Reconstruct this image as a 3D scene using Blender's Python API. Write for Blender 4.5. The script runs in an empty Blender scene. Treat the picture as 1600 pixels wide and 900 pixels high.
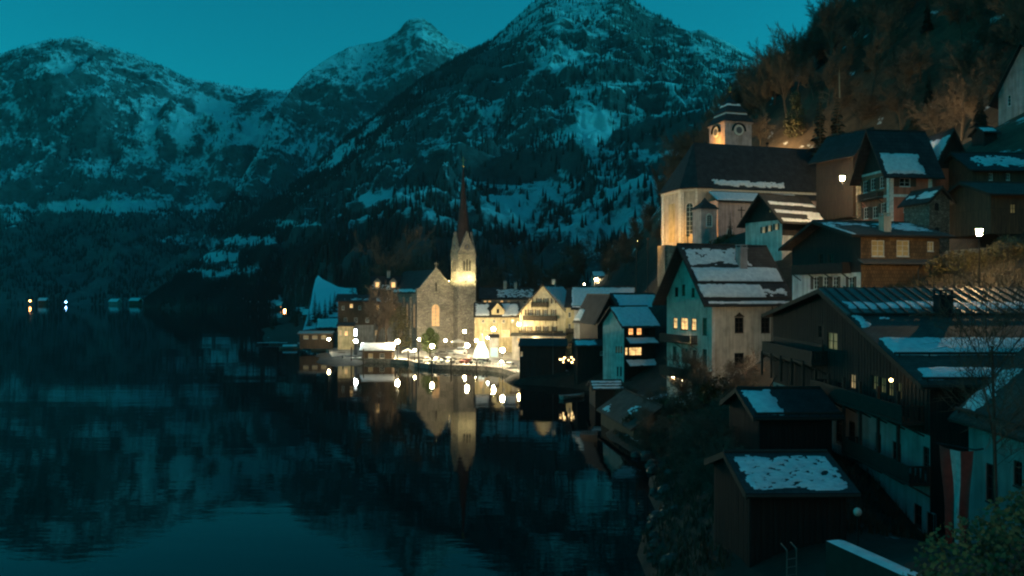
import bpy, math, random
import numpy as np
from mathutils import Vector, Matrix
random.seed(7)
R = math.radians
scene = bpy.context.scene
col = scene.collection

# ------------------------------------------------------------------ camera
F, CX, HY, CAMZ = 1256.0, 800.0, 455.0, 20.0      # focal length and horizon measured on the 1600 px photograph
cam = bpy.data.cameras.new('camera')
cam_o = bpy.data.objects.new('camera', cam); col.objects.link(cam_o)
cam_o.location = (0, 0, CAMZ); cam_o.rotation_euler = (R(90), 0, 0)
cam.sensor_width = 36; cam.lens = 36*F/1600; cam.shift_y = (HY-450)/1600
cam.clip_start = 0.5; cam.clip_end = 20000
scene.camera = cam_o

# ------------------------------------------------------------------ dusk sky
SUN_EL, SUN_ROT = 20.0, 88.0
world = bpy.data.worlds.new('World'); scene.world = world; world.use_nodes = True
wn = world.node_tree; wn.nodes.clear()
wo = wn.nodes.new('ShaderNodeOutputWorld'); wb = wn.nodes.new('ShaderNodeBackground')
sk = wn.nodes.new('ShaderNodeTexSky'); sk.sky_type = 'NISHITA'; sk.sun_disc = False
sk.sun_elevation = R(SUN_EL); sk.sun_rotation = R(SUN_ROT); sk.altitude = 500
sk.air_density = 1.0; sk.dust_density = 0.3; sk.ozone_density = 4.0
tint = wn.nodes.new('ShaderNodeMix'); tint.data_type = 'RGBA'; tint.blend_type = 'MULTIPLY'
tint.inputs['Factor'].default_value = 1.0
tint.inputs['B'].default_value = (0.03, 1.27, 1.0, 1)          # the teal cast of the dusk air
wn.links.new(sk.outputs[0], tint.inputs['A']); wn.links.new(tint.outputs['Result'], wb.inputs[0])
wn.links.new(wb.outputs[0], wo.inputs[0]); wb.inputs[1].default_value = 0.085

sun = bpy.data.lights.new('sun', 'SUN'); sun.energy = 1.1; sun.angle = R(12); sun.color = (0.05, 0.80, 1.0)
sun_o = bpy.data.objects.new('sun', sun); col.objects.link(sun_o)
sun_o.rotation_euler = (R(70), 0, R(92))

scene.view_settings.view_transform = 'Standard'; scene.view_settings.look = 'None'
scene.view_settings.exposure = 0.0; scene.view_settings.gamma = 1.0
scene.view_settings.use_curve_mapping = False
cy = scene.cycles
cy.use_denoising = True; cy.max_bounces = 5; cy.diffuse_bounces = 2; cy.glossy_bounces = 3
cy.transmission_bounces = 2; cy.volume_bounces = 0; cy.caustics_reflective = False; cy.caustics_refractive = False
cy.use_light_tree = True; cy.filter_width = 2.2; cy.sample_clamp_indirect = 4.0

# ------------------------------------------------------------------ helpers
def P(px, py, d):
    return Vector(((px-CX)*d/F, d, CAMZ-(py-HY)*d/F))
def zat(py, d): return CAMZ-(py-HY)*d/F
def xat(px, d): return (px-CX)*d/F

class MB:
    """collects faces; build() links them as one mesh object"""
    def __init__(s): s.v = []; s.f = []; s.m = []; s.smooth = False
    def poly(s, pts, m=0):
        i = len(s.v); s.v += [tuple(p) for p in pts]; s.f.append(tuple(range(i, i+len(pts)))); s.m.append(m)
    def box(s, x0, x1, y0, y1, z0, z1, m=0):
        i = len(s.v)
        s.v += [(x0,y0,z0),(x1,y0,z0),(x1,y1,z0),(x0,y1,z0),(x0,y0,z1),(x1,y0,z1),(x1,y1,z1),(x0,y1,z1)]
        for q in ((0,3,2,1),(4,5,6,7),(0,1,5,4),(1,2,6,5),(2,3,7,6),(3,0,4,7)):
            s.f.append(tuple(i+k for k in q)); s.m.append(m)
    def slab(s, a, b, c, d, t, m=0):
        """quad a b c d thickened downwards by t"""
        i = len(s.v); dn = Vector((0,0,-t))
        up = [Vector(p) for p in (a,b,c,d)]
        s.v += [tuple(p) for p in up]+[tuple(p+dn) for p in up]
        for q in ((0,1,2,3),(7,6,5,4),(0,4,5,1),(1,5,6,2),(2,6,7,3),(3,7,4,0)):
            s.f.append(tuple(i+k for k in q)); s.m.append(m)
    def tube(s, p0, p1, r0, r1=None, n=6, m=0, cap=True):
        r1 = r0 if r1 is None else r1
        p0 = Vector(p0); p1 = Vector(p1); ax = (p1-p0)
        if ax.length < 1e-6: return
        ax.normalize(); t = ax.orthogonal().normalized(); b = ax.cross(t); i = len(s.v)
        for p, r in ((p0,r0),(p1,r1)):
            for k in range(n):
                a = 2*math.pi*k/n; s.v.append(tuple(p+(t*math.cos(a)+b*math.sin(a))*r))
        for k in range(n):
            s.f.append((i+k, i+(k+1)%n, i+n+(k+1)%n, i+n+k)); s.m.append(m)
        if cap:
            s.f.append(tuple(i+n-1-k for k in range(n))); s.m.append(m)
            s.f.append(tuple(i+n+k for k in range(n))); s.m.append(m)
    def lathe(s, prof, n=12, c=(0,0,0), m=0, rot=0.0, sq=1.0):
        i = len(s.v)
        for r, z in prof:
            for k in range(n):
                a = rot+2*math.pi*k/n; s.v.append((c[0]+r*math.cos(a), c[1]+r*math.sin(a)*sq, c[2]+z))
        for j in range(len(prof)-1):
            for k in range(n):
                s.f.append((i+j*n+k, i+j*n+(k+1)%n, i+(j+1)*n+(k+1)%n, i+(j+1)*n+k)); s.m.append(m)
        s.f.append(tuple(i+n-1-k for k in range(n))); s.m.append(m)
        j = len(prof)-1; s.f.append(tuple(i+j*n+k for k in range(n))); s.m.append(m)
    def prism(s, pts, z0, z1, m=0):
        """plan polygon, counter-clockwise"""
        n = len(pts); i = len(s.v)
        s.v += [(p[0],p[1],z0) for p in pts]+[(p[0],p[1],z1) for p in pts]
        for k in range(n):
            s.f.append((i+k, i+(k+1)%n, i+n+(k+1)%n, i+n+k)); s.m.append(m)
        s.f.append(tuple(i+n-1-k for k in range(n))); s.m.append(m)
        s.f.append(tuple(i+n+k for k in range(n))); s.m.append(m)
    def mesh(s, name, mats):
        me = bpy.data.meshes.new(name); me.from_pydata(s.v, [], s.f)
        for k in (mats if isinstance(mats, (list, tuple)) else [mats]): me.materials.append(k)
        me.polygons.foreach_set('material_index', s.m)
        if s.smooth: me.polygons.foreach_set('use_smooth', [True]*len(s.f))
        me.update(); return me
    def build(s, name, mats, parent=None, loc=None, rz=0.0):
        return link(name, s.mesh(name, mats), parent, loc, rz)

def link(name, me, parent=None, loc=None, rz=0.0):
    o = bpy.data.objects.new(name, me); col.objects.link(o)
    if parent: o.parent = parent
    if loc is not None: o.location = loc
    if rz: o.rotation_euler.z = rz
    return o
def tag(o, label=None, cat=None, group=None, kind=None):
    if label: o['label'] = label
    if cat: o['category'] = cat
    if group: o['group'] = group
    if kind: o['kind'] = kind
    return o
def empty(name, loc, rz, label, cat, group=None):
    o = link(name, None, None, loc, rz); o.empty_display_size = 0.5
    return tag(o, label, cat, group)
def dup(o, parent=None):
    c = o.copy(); col.objects.link(c); c.parent = parent
    for ch in o.children: dup(ch, c)
    return c
def np_mesh(name, V, Fq, mat, smooth=False, attr=None):
    """fast mesh from arrays: V (n,3), Fq (m,k)"""
    me = bpy.data.meshes.new(name); V = np.asarray(V, np.float32); Fq = np.asarray(Fq, np.int32); k = Fq.shape[1]
    me.vertices.add(len(V)); me.vertices.foreach_set('co', V.ravel())
    me.loops.add(Fq.size); me.loops.foreach_set('vertex_index', Fq.ravel())
    me.polygons.add(len(Fq)); me.polygons.foreach_set('loop_start', np.arange(0, Fq.size, k, dtype=np.int32))
    me.materials.append(mat)
    if attr is not None:
        for nm, a in attr.items():
            at = me.attributes.new(nm, 'FLOAT', 'POINT'); at.data.foreach_set('value', np.asarray(a, np.float32).ravel())
    me.update(calc_edges=True); me.validate()
    if smooth: me.polygons.foreach_set('use_smooth', [True]*len(Fq))
    return me

# value noise in numpy
_rng = np.random.default_rng(11)
_perm = _rng.permutation(4096); _val = _rng.random(4096)
def vnoise(x, y):
    xi = np.floor(x).astype(int); yi = np.floor(y).astype(int); xf = x-xi; yf = y-yi
    xf = xf*xf*xf*(xf*(xf*6-15)+10); yf = yf*yf*yf*(yf*(yf*6-15)+10)
    h = lambda a, b: _val[_perm[(a+_perm[b & 4095]) & 4095]]
    return (h(xi,yi)*(1-xf)+h(xi+1,yi)*xf)*(1-yf)+(h(xi,yi+1)*(1-xf)+h(xi+1,yi+1)*xf)*yf
def fbm(x, y, o=5, g=0.5):
    s = 0; a = 1; t = 0
    for k in range(o):
        s = s+a*vnoise(x*2**k+17.3*k, y*2**k+9.1*k); t += a; a *= g
    return s/t
def ridged(x, y, o=5):
    s = 0; a = 1; t = 0
    for k in range(o):
        s = s+a*(1-np.abs(2*vnoise(x*2**k+31.7*k, y*2**k+5.3*k)-1)); t += a; a *= 0.5
    return s/t

# ------------------------------------------------------------------ materials
MATS = {}
class NT:
    def __init__(s, name):
        s.m = bpy.data.materials.new(name); s.m.use_nodes = True; s.t = s.m.node_tree
        s.b = s.t.nodes['Principled BSDF']; MATS[name] = s.m
    def n(s, typ, **kw):
        o = s.t.nodes.new('ShaderNode'+typ)
        for k, v in kw.items():
            if k in o.inputs: o.inputs[k].default_value = v
            else: setattr(o, k, v)
        return o
    def l(s, a, b): s.t.links.new(a, b)
    def ramp(s, fac, stops):
        r = s.n('ValToRGB'); s.l(fac, r.inputs[0]); e = r.color_ramp.elements
        while len(e) < len(stops): e.new(0.5)
        for k, (p, c) in enumerate(stops): e[k].position = p; e[k].color = (*c, 1) if len(c) == 3 else c
        return r.outputs[0]
    def mix(s, fac, a, b, typ='MIX'):
        x = s.n('Mix', data_type='RGBA', blend_type=typ)
        for sock, val in ((x.inputs['Factor'], fac), (x.inputs['A'], a), (x.inputs['B'], b)):
            if hasattr(val, 'is_output'): s.l(val, sock)
            else: sock.default_value = val if not isinstance(val, tuple) else (*val[:3], 1)
        return x.outputs['Result']
    def bump(s, h, strength=0.4, dist=0.05):
        b = s.n('Bump', Strength=strength, Distance=dist); s.l(h, b.inputs['Height']); s.l(b.outputs[0], s.b.inputs['Normal'])
    def coord(s, scale=(1,1,1), kind='Object'):
        c = s.n('TexCoord'); mp = s.n('Mapping'); mp.inputs['Scale'].default_value = scale
        s.l(c.outputs[kind], mp.inputs[0]); return mp.outputs[0]
    def world(s, scale=(1,1,1)):
        c = s.n('NewGeometry'); mp = s.n('Mapping'); mp.inputs['Scale'].default_value = scale
        s.l(c.outputs['Position'], mp.inputs[0]); return mp.outputs[0]
def shade(c, k): return tuple(min(1, x*k) for x in c)

def stucco(name, c, dirt=0.65):
    t = NT(name); v = t.coord((1,1,1)); n1 = t.n('TexNoise', Scale=0.7, Detail=6); t.l(v, n1.inputs[0])
    v2 = t.coord((2.2,2.2,0.18)); n2 = t.n('TexNoise', Scale=1.0, Detail=4); t.l(v2, n2.inputs[0])
    a = t.ramp(n1.outputs[0], [(0.3, shade(c, dirt)), (0.62, c)])
    b = t.ramp(n2.outputs[0], [(0.34, (0.6,0.57,0.52)), (0.6, (1,1,1))])
    t.l(t.mix(0.7, a, b, 'MULTIPLY'), t.b.inputs['Base Color']); t.b.inputs['Roughness'].default_value = 0.9
    n3 = t.n('TexNoise', Scale=9.0, Detail=3); t.l(v, n3.inputs[0]); t.bump(n3.outputs[0], 0.25, 0.03); return t.m
def timber(name, c, c2, width=0.22, axis='x'):
    t = NT(name)
    br = t.n('TexBrick', Scale=1.0); br.offset = 0.37
    br.inputs['Brick Width'].default_value = width; br.inputs['Row Height'].default_value = 3.1
    br.inputs['Mortar Size'].default_value = 0.018; br.inputs['Bias'].default_value = 0.0
    br.inputs['Color1'].default_value = (*c,1); br.inputs['Color2'].default_value = (*c2,1); br.inputs['Mortar'].default_value = (*shade(c,0.25),1)
    tc = t.n('TexCoord'); mp = t.n('Mapping'); mp.inputs['Rotation'].default_value = (R(90),0,0)
    t.l(tc.outputs['Object'], mp.inputs[0]); t.l(mp.outputs[0], br.inputs[0])
    n = t.n('TexNoise', Scale=1.3, Detail=6); t.l(t.coord((4,4,0.5)), n.inputs[0])
    g = t.ramp(n.outputs[0], [(0.3,(0.45,0.45,0.45)),(0.7,(1.15,1.1,1.05))])
    t.l(t.mix(1.0, br.outputs[0], g, 'MULTIPLY'), t.b.inputs['Base Color']); t.b.inputs['Roughness'].default_value = 0.8
    t.bump(br.outputs['Fac'], -0.6, 0.03); return t.m
def shingle(name, c, c2, w=0.35, h=0.3, plane='wall', rough=0.8):
    t = NT(name); br = t.n('TexBrick', Scale=1.0); br.offset = 0.5
    br.inputs['Brick Width'].default_value = w; br.inputs['Row Height'].default_value = h
    br.inputs['Mortar Size'].default_value = 0.025; br.inputs['Mortar Smooth'].default_value = 0.3
    br.inputs['Color1'].default_value = (*c,1); br.inputs['Color2'].default_value = (*c2,1); br.inputs['Mortar'].default_value = (*shade(c,0.3),1)
    tc = t.n('TexCoord'); mp = t.n('Mapping')
    if plane == 'wall': mp.inputs['Rotation'].default_value = (R(90),0,0)
    t.l(tc.outputs['Object'], mp.inputs[0]); t.l(mp.outputs[0], br.inputs[0])
    n = t.n('TexNoise', Scale=0.6, Detail=7); t.l(t.coord(), n.inputs[0])
    g = t.ramp(n.outputs[0], [(0.3,(0.5,0.5,0.5)),(0.7,(1.2,1.2,1.2))])
    t.l(t.mix(1.0, br.outputs[0], g, 'MULTIPLY'), t.b.inputs['Base Color']); t.b.inputs['Roughness'].default_value = rough
    t.bump(br.outputs['Fac'], -0.8, 0.05); return t.m
def stone(name, c, c2, mortar, scale=1.6):
    t = NT(name); v = t.coord((1,1,1.5)); vo = t.n('TexVoronoi', Scale=scale); t.l(v, vo.inputs[0])
    hue = t.n('SeparateColor'); t.l(vo.outputs['Color'], hue.inputs[0])
    base = t.ramp(hue.outputs[0], [(0.1, c), (0.9, c2)])
    ve = t.n('TexVoronoi', Scale=scale, feature='DISTANCE_TO_EDGE'); t.l(v, ve.inputs[0])
    e = t.ramp(ve.outputs['Distance'], [(0.02,(0,0,0)),(0.09,(1,1,1))])
    n = t.n('TexNoise', Scale=0.35, Detail=6); t.l(v, n.inputs[0])
    g = t.ramp(n.outputs[0], [(0.3,(0.6,0.6,0.6)),(0.7,(1.1,1.1,1.1))])
    t.l(t.mix(1.0, t.mix(e, mortar, base), g, 'MULTIPLY'), t.b.inputs['Base Color']); t.b.inputs['Roughness'].default_value = 0.9
    t.bump(e, 0.7, 0.08); return t.m
def plain(name, c, rough=0.6, metal=0.0, var=0.25, scale=3.0):
    t = NT(name); n = t.n('TexNoise', Scale=scale, Detail=5); t.l(t.coord(), n.inputs[0])
    t.l(t.ramp(n.outputs[0], [(0.3, shade(c,1-var)), (0.7, shade(c,1+var))]), t.b.inputs['Base Color'])
    t.b.inputs['Roughness'].default_value = rough; t.b.inputs['Metallic'].default_value = metal; return t.m
def glow(name, c, s, var=0.0):
    t = NT(name); t.b.inputs['Base Color'].default_value = (*shade(c,0.5),1)
    t.b.inputs['Emission Strength'].default_value = s
    if var:
        n = t.n('TexNoise', Scale=1.6, Detail=2); t.l(t.coord((1,1,0.7)), n.inputs[0])
        t.l(t.ramp(n.outputs[0], [(0.3, shade(c,1-var)), (0.65, c)]), t.b.inputs['Emission Color'])
    else: t.b.inputs['Emission Color'].default_value = (*c,1)
    return t.m

M = {}
M['cream'] = stucco('cream_plaster', (0.66,0.60,0.52))
M['white'] = stucco('white_plaster', (0.74,0.72,0.68))
M['yellow'] = stucco('yellow_plaster', (0.66,0.55,0.33))
M['pink'] = stucco('pink_plaster', (0.62,0.47,0.45))
M['salmon'] = stucco('salmon_plaster', (0.60,0.20,0.12))
M['grey'] = stucco('grey_plaster', (0.36,0.35,0.33))
M['green'] = stucco('green_lit_plaster', (0.45,0.58,0.32))  # green glow on the house is put into the plaster colour
M['trim'] = plain('white_trim', (0.70,0.68,0.63), 0.7)
M['wood'] = timber('dark_timber', (0.040,0.029,0.022), (0.024,0.018,0.015))
M['shadewood'] = timber('shaded_timber', (0.018,0.014,0.012), (0.011,0.009,0.008))  # darker copy of the dark timber; the sheds' shade is in its colour
M['wood2'] = timber('brown_timber', (0.14,0.085,0.045), (0.09,0.055,0.032))
M['woodplain'] = plain('weathered_wood', (0.036,0.026,0.019), 0.8)
M['shwall'] = shingle('shingled_wall', (0.26,0.15,0.07), (0.16,0.09,0.045), 0.34, 0.42)
M['roof'] = shingle('dark_roof_shingle', (0.045,0.043,0.045), (0.028,0.028,0.03), 0.45, 0.36, 'roof')
M['roofb'] = shingle('brown_roof_shingle', (0.10,0.078,0.062), (0.06,0.05,0.042), 0.5, 0.3, 'roof')
M['roofm'] = plain('weathered_metal_roof', (0.15,0.13,0.115), 0.55, 0.2)
M['stone'] = stone('church_stone', (0.26,0.24,0.21), (0.42,0.38,0.31), (0.13,0.12,0.105), 1.5)
M['rubble'] = stone('rubble_stone', (0.16,0.145,0.12), (0.30,0.27,0.22), (0.07,0.065,0.055), 2.0)
M['palefascia'] = plain('pale_roofing', (0.5,0.46,0.42), 0.8)
M['iron'] = plain('dark_iron', (0.025,0.025,0.026), 0.5, 0.6)
M['gold'] = plain('gilded_metal', (0.5,0.35,0.12), 0.35, 0.8)
M['tarp'] = plain('canvas', (0.42,0.41,0.38), 0.85)
M['dial'] = plain('clock_dial', (0.10,0.10,0.11), 0.6)
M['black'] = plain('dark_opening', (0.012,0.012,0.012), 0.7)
M['shutter'] = plain('brown_shutter', (0.075,0.05,0.033), 0.7)
t = NT('window_glass'); t.b.inputs['Base Color'].default_value = (0.012,0.014,0.016,1); t.b.inputs['Roughness'].default_value = 0.08; M['glass'] = t.m
t = NT('snow'); v = t.world(); n = t.n('TexNoise', Scale=1.8, Detail=6); t.l(v, n.inputs[0])
t.l(t.ramp(n.outputs[0], [(0.3,(0.62,0.64,0.68)),(0.65,(0.84,0.85,0.87))]), t.b.inputs['Base Color']); t.b.inputs['Roughness'].default_value = 0.75
t.bump(n.outputs[0], 0.5, 0.15); M['snow'] = t.m
M['lit'] = glow('lit_window', (1.0,0.60,0.22), 1.8, 0.75)
M['litdim'] = glow('dim_lit_window', (1.0,0.66,0.30), 0.45, 0.8)
M['litor'] = glow('orange_lit_window', (1.0,0.42,0.13), 2.2, 0.6)
M['litcur'] = glow('curtained_lit_window', (0.9,0.62,0.25), 0.10, 0.9)
# ------------------------------------------------------------------ terrain of the town side
CTRL = []
def cp(x, y, z): CTRL.append((x, y, z))
SHORE = [(-10,-30),(-8,5),(-2,25),(5,40),(10,56),(13,70),(15,85),(15.5,100),(14,112),(15.7,136),(16.8,160),(11,168),(1.1,173),
         (0.8,193),(-2.4,204),(-10,215),(-26.6,222),(-49,222),(-60,250),(-72,280),(-95,314),(-130,420),(-160,540)]
for x, y in SHORE:
    cp(x, y, 0.5); cp(x-14, y-(10 if y > 200 else 0), -5)
for x, y in ((-60,150),(-40,60),(-40,100),(-100,200),(-120,260),(-20,150),(-60,0),(-120,100)): cp(x, y, -8)
for q in ((28,115,3.2),(38,120,6.5),(23,127,2.5),(32,130,6),(20,150,2),(30,150,6),(27,92,5),(22,85,3.5),
          (26,50,4.5),(26,66,7),(27,80,10),(46,55,13),(45,76,21.6),(41.5,84,20.5),(19,62,7.6),(15,56,5.5),(15,46,6.6),(18,40,6.8),(12,30,8.2),(22,38,8.0),(34,36,11),
          (42,92,17.5),(36,100,14.5),(30,104,9.5),(52,85,22),(60,80,26),(50,62,17.5),(62,60,25),(70,95,31),
          (3,0,18.2),(9,13,12.8),(16,14,15.0),(26,12,20),(0,-20,18.5),(20,-20,24),(40,10,28),(45,35,18),(60,30,28),
          (60,125,31),(70,120,33),(78,120,36),(47,140,25.5),(55,140,29),(42,168,28),(42,188,30.5),(58,186,31),(80,190,36),(34,185,20),(30,200,13),(36,210,22),
          (61,150,37),(75,150,44),(92,150,51),(105,140,58),(120,120,60),(100,100,45),(130,80,72),(100,60,42),(100,20,48),
          (-40,240,0.4),(-20,240,0.4),(0,230,0.4),(8,200,0.5),(-20,280,0.6),(-50,270,0.4),(10,260,1.5),(25,230,6),(20,300,6),(35,300,22),(-30,330,3),(10,340,6),
          (42,330,30),(48,300,42),(60,262,58),(79,262,78),(97,270,90),(108,270,98),(118,270,110),(140,260,135),(180,250,170),(230,240,200),
          (75,225,60),(95,220,75),(120,200,90),(150,180,105),(190,150,120),(190,80,135),(230,20,150),(230,-30,150),(100,330,90),(160,340,140),(230,340,190),  # right-hand heights out of view raised so the slope shades the town
          (50,400,26),(100,420,80),(200,450,150),(0,420,8),(-60,380,6),(-90,460,6),(-40,500,20),(60,520,40),(-120,520,3)): cp(*q)
CT = np.array(CTRL, float)
def _tps(r2): return np.where(r2 > 1e-9, r2*np.log(r2+1e-12), 0.0)
_n = len(CT); _K = _tps(((CT[:,None,:2]-CT[None,:,:2])**2).sum(-1)/1e4)
_A = np.zeros((_n+3,_n+3)); _A[:_n,:_n] = _K+np.eye(_n)*2e-4
_A[:_n,_n] = 1; _A[:_n,_n+1:] = CT[:,:2]/100; _A[_n,:_n] = 1; _A[_n+1:,:_n] = CT[:,:2].T/100
_w = np.linalg.solve(_A, np.r_[CT[:,2], 0, 0, 0])
def ground(x, y):
    x = np.atleast_1d(np.asarray(x, float)); y = np.atleast_1d(np.asarray(y, float))
    p = np.stack([x.ravel(), y.ravel()], 1); out = np.zeros(len(p))
    for s in range(0, len(p), 20000):
        q = p[s:s+20000]; k = _tps(((q[:,None,:]-CT[None,:,:2])**2).sum(-1)/1e4)
        out[s:s+20000] = k@_w[:_n]+_w[_n]+(q/100)@_w[_n+1:]
    return out.reshape(x.shape)
def gz(x, y): return float(ground(x, y)[0])
gx = np.arange(-170, 236, 2.0); gy = np.arange(-34, 552, 2.5)
GX, GY = np.meshgrid(gx, gy); GZ = ground(GX, GY)
bumpy = np.clip((GZ-3)/12, 0, 1)
GZ = GZ+bumpy*(fbm(GX/9, GY/9, 4)-0.5)*1.6
GZ = np.where(GZ < 0.4, np.minimum(GZ-0.3, GZ), GZ)
ny, nx = GX.shape; idx = np.arange(nx*ny).reshape(ny, nx)
FQ = np.stack([idx[:-1,:-1], idx[:-1,1:], idx[1:,1:], idx[1:,:-1]], -1).reshape(-1,4)
t = NT('hillside_earth'); v = t.world(); n1 = t.n('TexNoise', Scale=0.35, Detail=8, Roughness=0.65); t.l(v, n1.inputs[0])
earth = t.ramp(n1.outputs[0], [(0.3,(0.012,0.010,0.007)),(0.55,(0.03,0.024,0.016)),(0.8,(0.055,0.045,0.03))])
n2 = t.n('TexNoise', Scale=0.11, Detail=9, Roughness=0.62); t.l(v, n2.inputs[0])
sf = t.ramp(n2.outputs[0], [(0.63,(0,0,0)),(0.67,(1,1,1))])
sx = t.n('SeparateXYZ'); t.l(v, sx.inputs[0]); wz = t.n('MapRange'); wz.inputs['From Min'].default_value = 28; wz.inputs['From Max'].default_value = 44; t.l(sx.outputs['Z'], wz.inputs['Value'])
litter = t.ramp(n1.outputs[0], [(0.3,(0.05,0.032,0.02)),(0.7,(0.14,0.09,0.055))]); earth = t.mix(wz.outputs[0], earth, litter)
t.l(t.mix(sf, earth, (0.72,0.74,0.78)), t.b.inputs['Base Color']); t.b.inputs['Roughness'].default_value = 0.95
t.bump(n1.outputs[0], 0.8, 0.4)
tag(link('hillside_ground', np_mesh('hillside_ground', np.stack([GX,GY,GZ],-1).reshape(-1,3), FQ, t.m, True)), kind='structure')

# ------------------------------------------------------------------ lake
t = NT('lake_water'); t.b.inputs['Base Color'].default_value = (0.004,0.008,0.009,1); t.b.inputs['IOR'].default_value = 1.19
t.b.inputs['Roughness'].default_value = 0.025; t.b.inputs['Specular IOR Level'].default_value = 0.5
n1 = t.n('TexNoise', Scale=0.5, Detail=3, Roughness=0.55); t.l(t.world((0.5,1.3,1)), n1.inputs[0])
n2 = t.n('TexNoise', Scale=0.05, Detail=2); t.l(t.world((0.35,1.4,1)), n2.inputs[0])
ad = t.n('Math', operation='MULTIPLY_ADD'); t.l(n2.outputs[0], ad.inputs[0]); ad.inputs[1].default_value = 6.0; t.l(n1.outputs[0], ad.inputs[2])
t.bump(ad.outputs[0], 0.035, 0.25)
b = MB(); b.poly([(-3500,-300,0),(2500,-300,0),(2500,3200,0),(-3500,3200,0)]); tag(b.build('lake_water', t.m), kind='structure')

# ------------------------------------------------------------------ mountains
def mountain_mat(name, rock, BAND, snow=(0.80,0.82,0.85)):
    t = NT(name); at = t.n('Attribute', attribute_name='snow')
    v = t.world((1,1,1.6)); n1 = t.n('TexNoise', Scale=0.035, Detail=10, Roughness=0.7); t.l(v, n1.inputs[0])
    v2 = t.world((0.06,0.06,0.012)); n2 = t.n('TexNoise', Scale=1.0, Detail=6, Roughness=0.65); t.l(v2, n2.inputs[0])
    a = t.n('Math', operation='ADD'); t.l(at.outputs['Fac'], a.inputs[0]); t.l(n1.outputs[0], a.inputs[1])
    a2 = t.n('Math', operation='MULTIPLY_ADD'); t.l(n2.outputs[0], a2.inputs[0]); a2.inputs[1].default_value = 0.55; t.l(a.outputs[0], a2.inputs[2])
    n3 = t.n('TexNoise', Scale=0.13, Detail=6, Roughness=0.7); t.l(t.world((1,1,0.6)), n3.inputs[0])
    a3 = t.n('Math', operation='MULTIPLY_ADD'); t.l(n3.outputs[0], a3.inputs[0]); a3.inputs[1].default_value = 1.7; t.l(a2.outputs[0], a3.inputs[2])
    a4 = t.n('Math', operation='SUBTRACT'); t.l(a3.outputs[0], a4.inputs[0]); a4.inputs[1].default_value = 0.85+BAND*0.5; n4 = t.n('TexNoise', Scale=1.0, Detail=5, Roughness=0.6); t.l(t.world((0.010,0.010,0.085)), n4.inputs[0])
    a5 = t.n('Math', operation='MULTIPLY_ADD'); t.l(n4.outputs[0], a5.inputs[0]); a5.inputs[1].default_value = BAND; t.l(a4.outputs[0], a5.inputs[2]); a2 = a5
    mr = t.n('MapRange'); mr.inputs['From Min'].default_value = 0.54; mr.inputs['From Max'].default_value = 0.92; t.l(a2.outputs[0], mr.inputs['Value'])
    rk = t.ramp(n1.outputs[0], [(0.3, shade(rock,0.5)), (0.7, shade(rock,1.5))])
    t.l(t.mix(mr.outputs[0], rk, snow), t.b.inputs['Base Color']); t.b.inputs['Roughness'].default_value = 0.95
    t.bump(n1.outputs[0], 1.0, 14.0); return t.m
t = NT('mountain_conifers'); n = t.n('TexNoise', Scale=0.02, Detail=4); t.l(t.world(), n.inputs[0])
t.l(t.ramp(n.outputs[0], [(0.35,(0.010,0.016,0.013)),(0.7,(0.035,0.045,0.038))]), t.b.inputs['Base Color']); t.b.inputs['Roughness'].default_value = 0.95
M['conifers'] = t.m

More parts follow.
